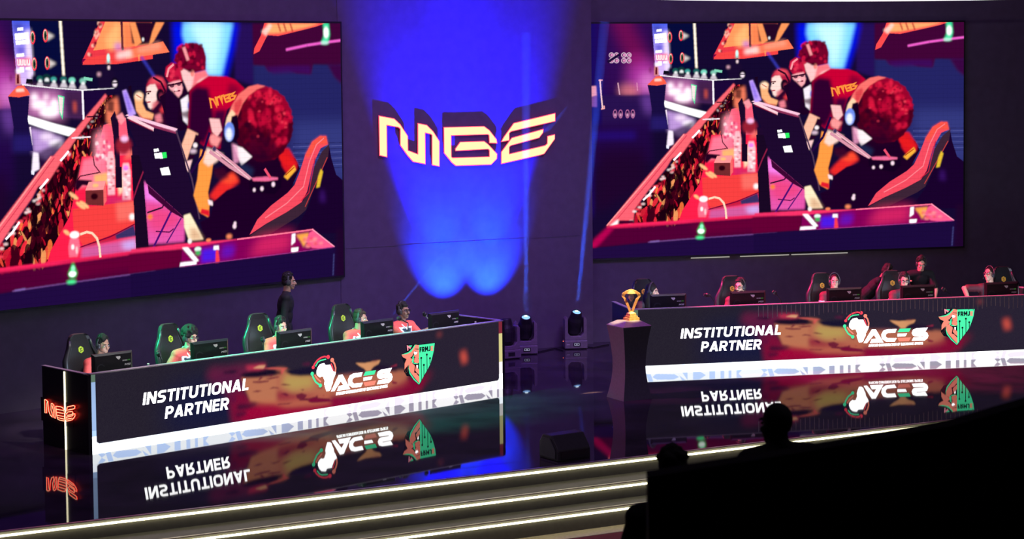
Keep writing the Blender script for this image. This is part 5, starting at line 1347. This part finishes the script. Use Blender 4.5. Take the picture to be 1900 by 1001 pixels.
for (u, v), lb in (((151, 649.5), 'gaming chair with green lit hexagon badge, left end of the left desk'), ((318.5, 626.5), 'gaming chair with hexagon badge behind the curly haired player'), ((481, 606), 'gaming chair with hexagon badge in front of the standing referee'), ((637, 594), 'gaming chair with hexagon badge, rightmost on the left desk')):
    t, z = LD.at(u, v, 1.22); p = LD.w(t, 1.22 - .15, 0)
    if u == 151: ch = make_chair('black ' + lb, 'chair', m_badge_greenlit, p, rotL + R(4))
    else:
        c = copy_tree(ch); c.location = p; c.rotation_euler = (0, 0, rotL + R({318.5: 8, 481: -4, 637: 2}[u])); c['label'] = 'black ' + lb
# referee standing behind the left desk, facing right
t, z = LD.at(527, 523, 2.1)
person('standing referee in black seen in profile behind the left desk', LD.w(t - .02, 2.1, 0), rotL + R(52), lean=.05, hip=.965, torso=.50, stand=True, top='plain', head=(0, 4, 0), skin='tan', long_sleeve=True, headset='dark headset on the standing referee', scale=z / 1.635)

# ---- right team
sit(RD, .52, 1.165, 'player with long dark hair in profile, leftmost on the right desk', n=1.0, lean=.12, head=(48, 4, 0), hl=(.20, -.36, .80), hr=(-.12, -.38, .80), hair='long', top='team_black', headset=hs + 'the long haired player', group=G2)
sit(RD, 2.02, 1.19, 'bearded player with glasses facing left, second on the right desk', n=1.0, head=(-44, 2, 0), hl=(.18, -.40, .80), hr=(-.18, -.40, .80), top='team_black', glasses=True, beard=2, headset=hs + 'the bearded player', group=G2)
sit(RD, 3.63, 1.21, 'clean shaven player looking at the camera over his monitor, right desk', n=1.0, lean=.04, head=(-16, 0, 0), hl=(.18, -.40, .80), hr=(-.18, -.40, .80), hair='buzz', top='team_black', headset=hs + 'the player looking at the camera', group=G2)
sit(RD, 4.82, 1.19, 'player with dark glasses sitting between two coaches', n=1.0, lean=.06, head=(-14, 6, 0), hl=(.18, -.40, .80), hr=(-.18, -.40, .80), top='team_black', glasses=True, headset=hs + 'the player between two coaches', group=G2)
sit(RD, 6.36, 1.235, 'player propped on an elbow looking up left, right picture edge', n=1.0, lean=.02, side=.02, head=(-58, -12, -8), hl=(.15, -.38, .80), hr=(-.40, -.16, .80), hair='buzz', top='team_black', glasses=True, headset=hs + 'the player propped on an elbow', group=G2, hintr=(-.9, 0, .2))
for (u, v), lb in (((1358.5, 532), 'gaming chair with orange lit badge behind the bearded player'), ((1526.5, 532.7), 'gaming chair with orange lit badge behind the player facing the camera'), ((1655, 529.6), 'gaming chair with orange lit badge between the two coaches'), ((1196, 540), 'gaming chair behind the long haired player'), ((1862, 518), 'gaming chair behind the player at the right picture edge')):
    t, z = RD.at(u, v, 1.22); p = RD.w(t, 1.22 - .15, 0)
    if u == 1358.5: ch = make_chair('black ' + lb, 'chair', m_badge_redlit, p, rotR)
    else:
        c = copy_tree(ch); c.location = p; c.rotation_euler = (0, 0, rotR + R({1526.5: 4, 1655: -3, 1196: 6, 1862: 0}[u])); c['label'] = 'black ' + lb
# two coaches behind the right desk
t, z = RD.at(1652, 508, 1.55)
person('coach in black bending over between the players of the right desk', RD.w(t - .50, 1.55, 0), rotR + R(72), lean=.36, hip=.93, torso=.50, stand=True, top='plain', head=(-10, 28, 0), hair='short', skin='brown', hl=(.30, -.62, .86), hr=(-.16, -.66, .90), headset='dark headset on the bending coach', scale=z / 1.37, twist=-25)
t, z = RD.at(1719.5, 491, 1.35)
person('coach in black t-shirt standing with head bowed, behind the right desk', RD.w(t, 1.72, 0), rotR + R(-14), lean=.30, hip=.93, torso=.50, stand=True, top='plain', head=(-4, 26, 0), hl=(.20, -.52, .82), hr=(-.26, -.42, 1.16), hintl=(.8, .3, -.2), headset='dark headset on the standing coach', scale=z / 1.47)

# ---- microphones on jointed arms
def M_(F, b, pts, n, label):
    q = []
    for u, v in pts:
        t, z = F.at(u, v, n); q.append((t, n, z))
    t, z = F.at(b[0], b[1], n); boom_mic(label, F, (t, n, ZT), q)


M_(LD, (300, 672), [(300, 668), (292, 652), (296, 662)], .62, 'boom microphone on the left desk beside the curly haired player')
M_(LD, (489, 660), [(489, 650), (489, 636), (487, 626)], .60, 'upright boom microphone between the third player and his monitor')
M_(LD, (757, 616), [(757, 600), (744, 593), (738, 590)], .50, 'boom microphone in front of the moustached player on the left desk')
M_(LD, (818, 612), [(806, 602), (790, 588), (786, 580)], .45, 'boom microphone beside the rightmost monitor of the left desk')
M_(RD, (1326, 575), [(1326, 562), (1318, 549), (1306, 547)], .55, 'curved arm microphone left of the bearded player on the right desk')
M_(RD, (1452, 572), [(1449, 558), (1441, 547), (1434, 541)], .55, 'arm microphone between the two leftmost chairs with orange lit badges')
M_(RD, (1768, 560), [(1766, 548), (1756, 541), (1748, 535)], .55, 'arm microphone right of the standing coach on the right desk')

# ---- small things on the desks
m_bottle = mat('bottle_plastic', (0.55, 0.75, 0.72), 0.15, var=.05)
def bottle(F, u, v, n, label):
    t, z = F.at(u, v, n); o = thing('water_bottle', label, 'bottle', F.w(t, n, ZT), 0, 'water bottles on the desks'); k = (z - ZT) / .24
    MB().lathe([(.010, 0), (.030, .004), (.031, .15 * k), (.026, .19 * k), (.013, .215 * k), (.012, .222 * k)], (0, 0, 0), 14).build('bottle', m_bottle, o, smooth=True); MB().lathe([(.014, .222 * k), (.015, .24 * k), (.008, .242 * k)], (0, 0, 0), 12).build('cap', m_jwhite, o)
bottle(LD, 275, 675, .30, 'pale water bottle on the left desk, left of the curly haired player')
bottle(LD, 882, 597, .22, 'small pale bottle near the right end of the left desk')

# ---- silhouettes in front
c = at_d(1445, 790, 11.5)
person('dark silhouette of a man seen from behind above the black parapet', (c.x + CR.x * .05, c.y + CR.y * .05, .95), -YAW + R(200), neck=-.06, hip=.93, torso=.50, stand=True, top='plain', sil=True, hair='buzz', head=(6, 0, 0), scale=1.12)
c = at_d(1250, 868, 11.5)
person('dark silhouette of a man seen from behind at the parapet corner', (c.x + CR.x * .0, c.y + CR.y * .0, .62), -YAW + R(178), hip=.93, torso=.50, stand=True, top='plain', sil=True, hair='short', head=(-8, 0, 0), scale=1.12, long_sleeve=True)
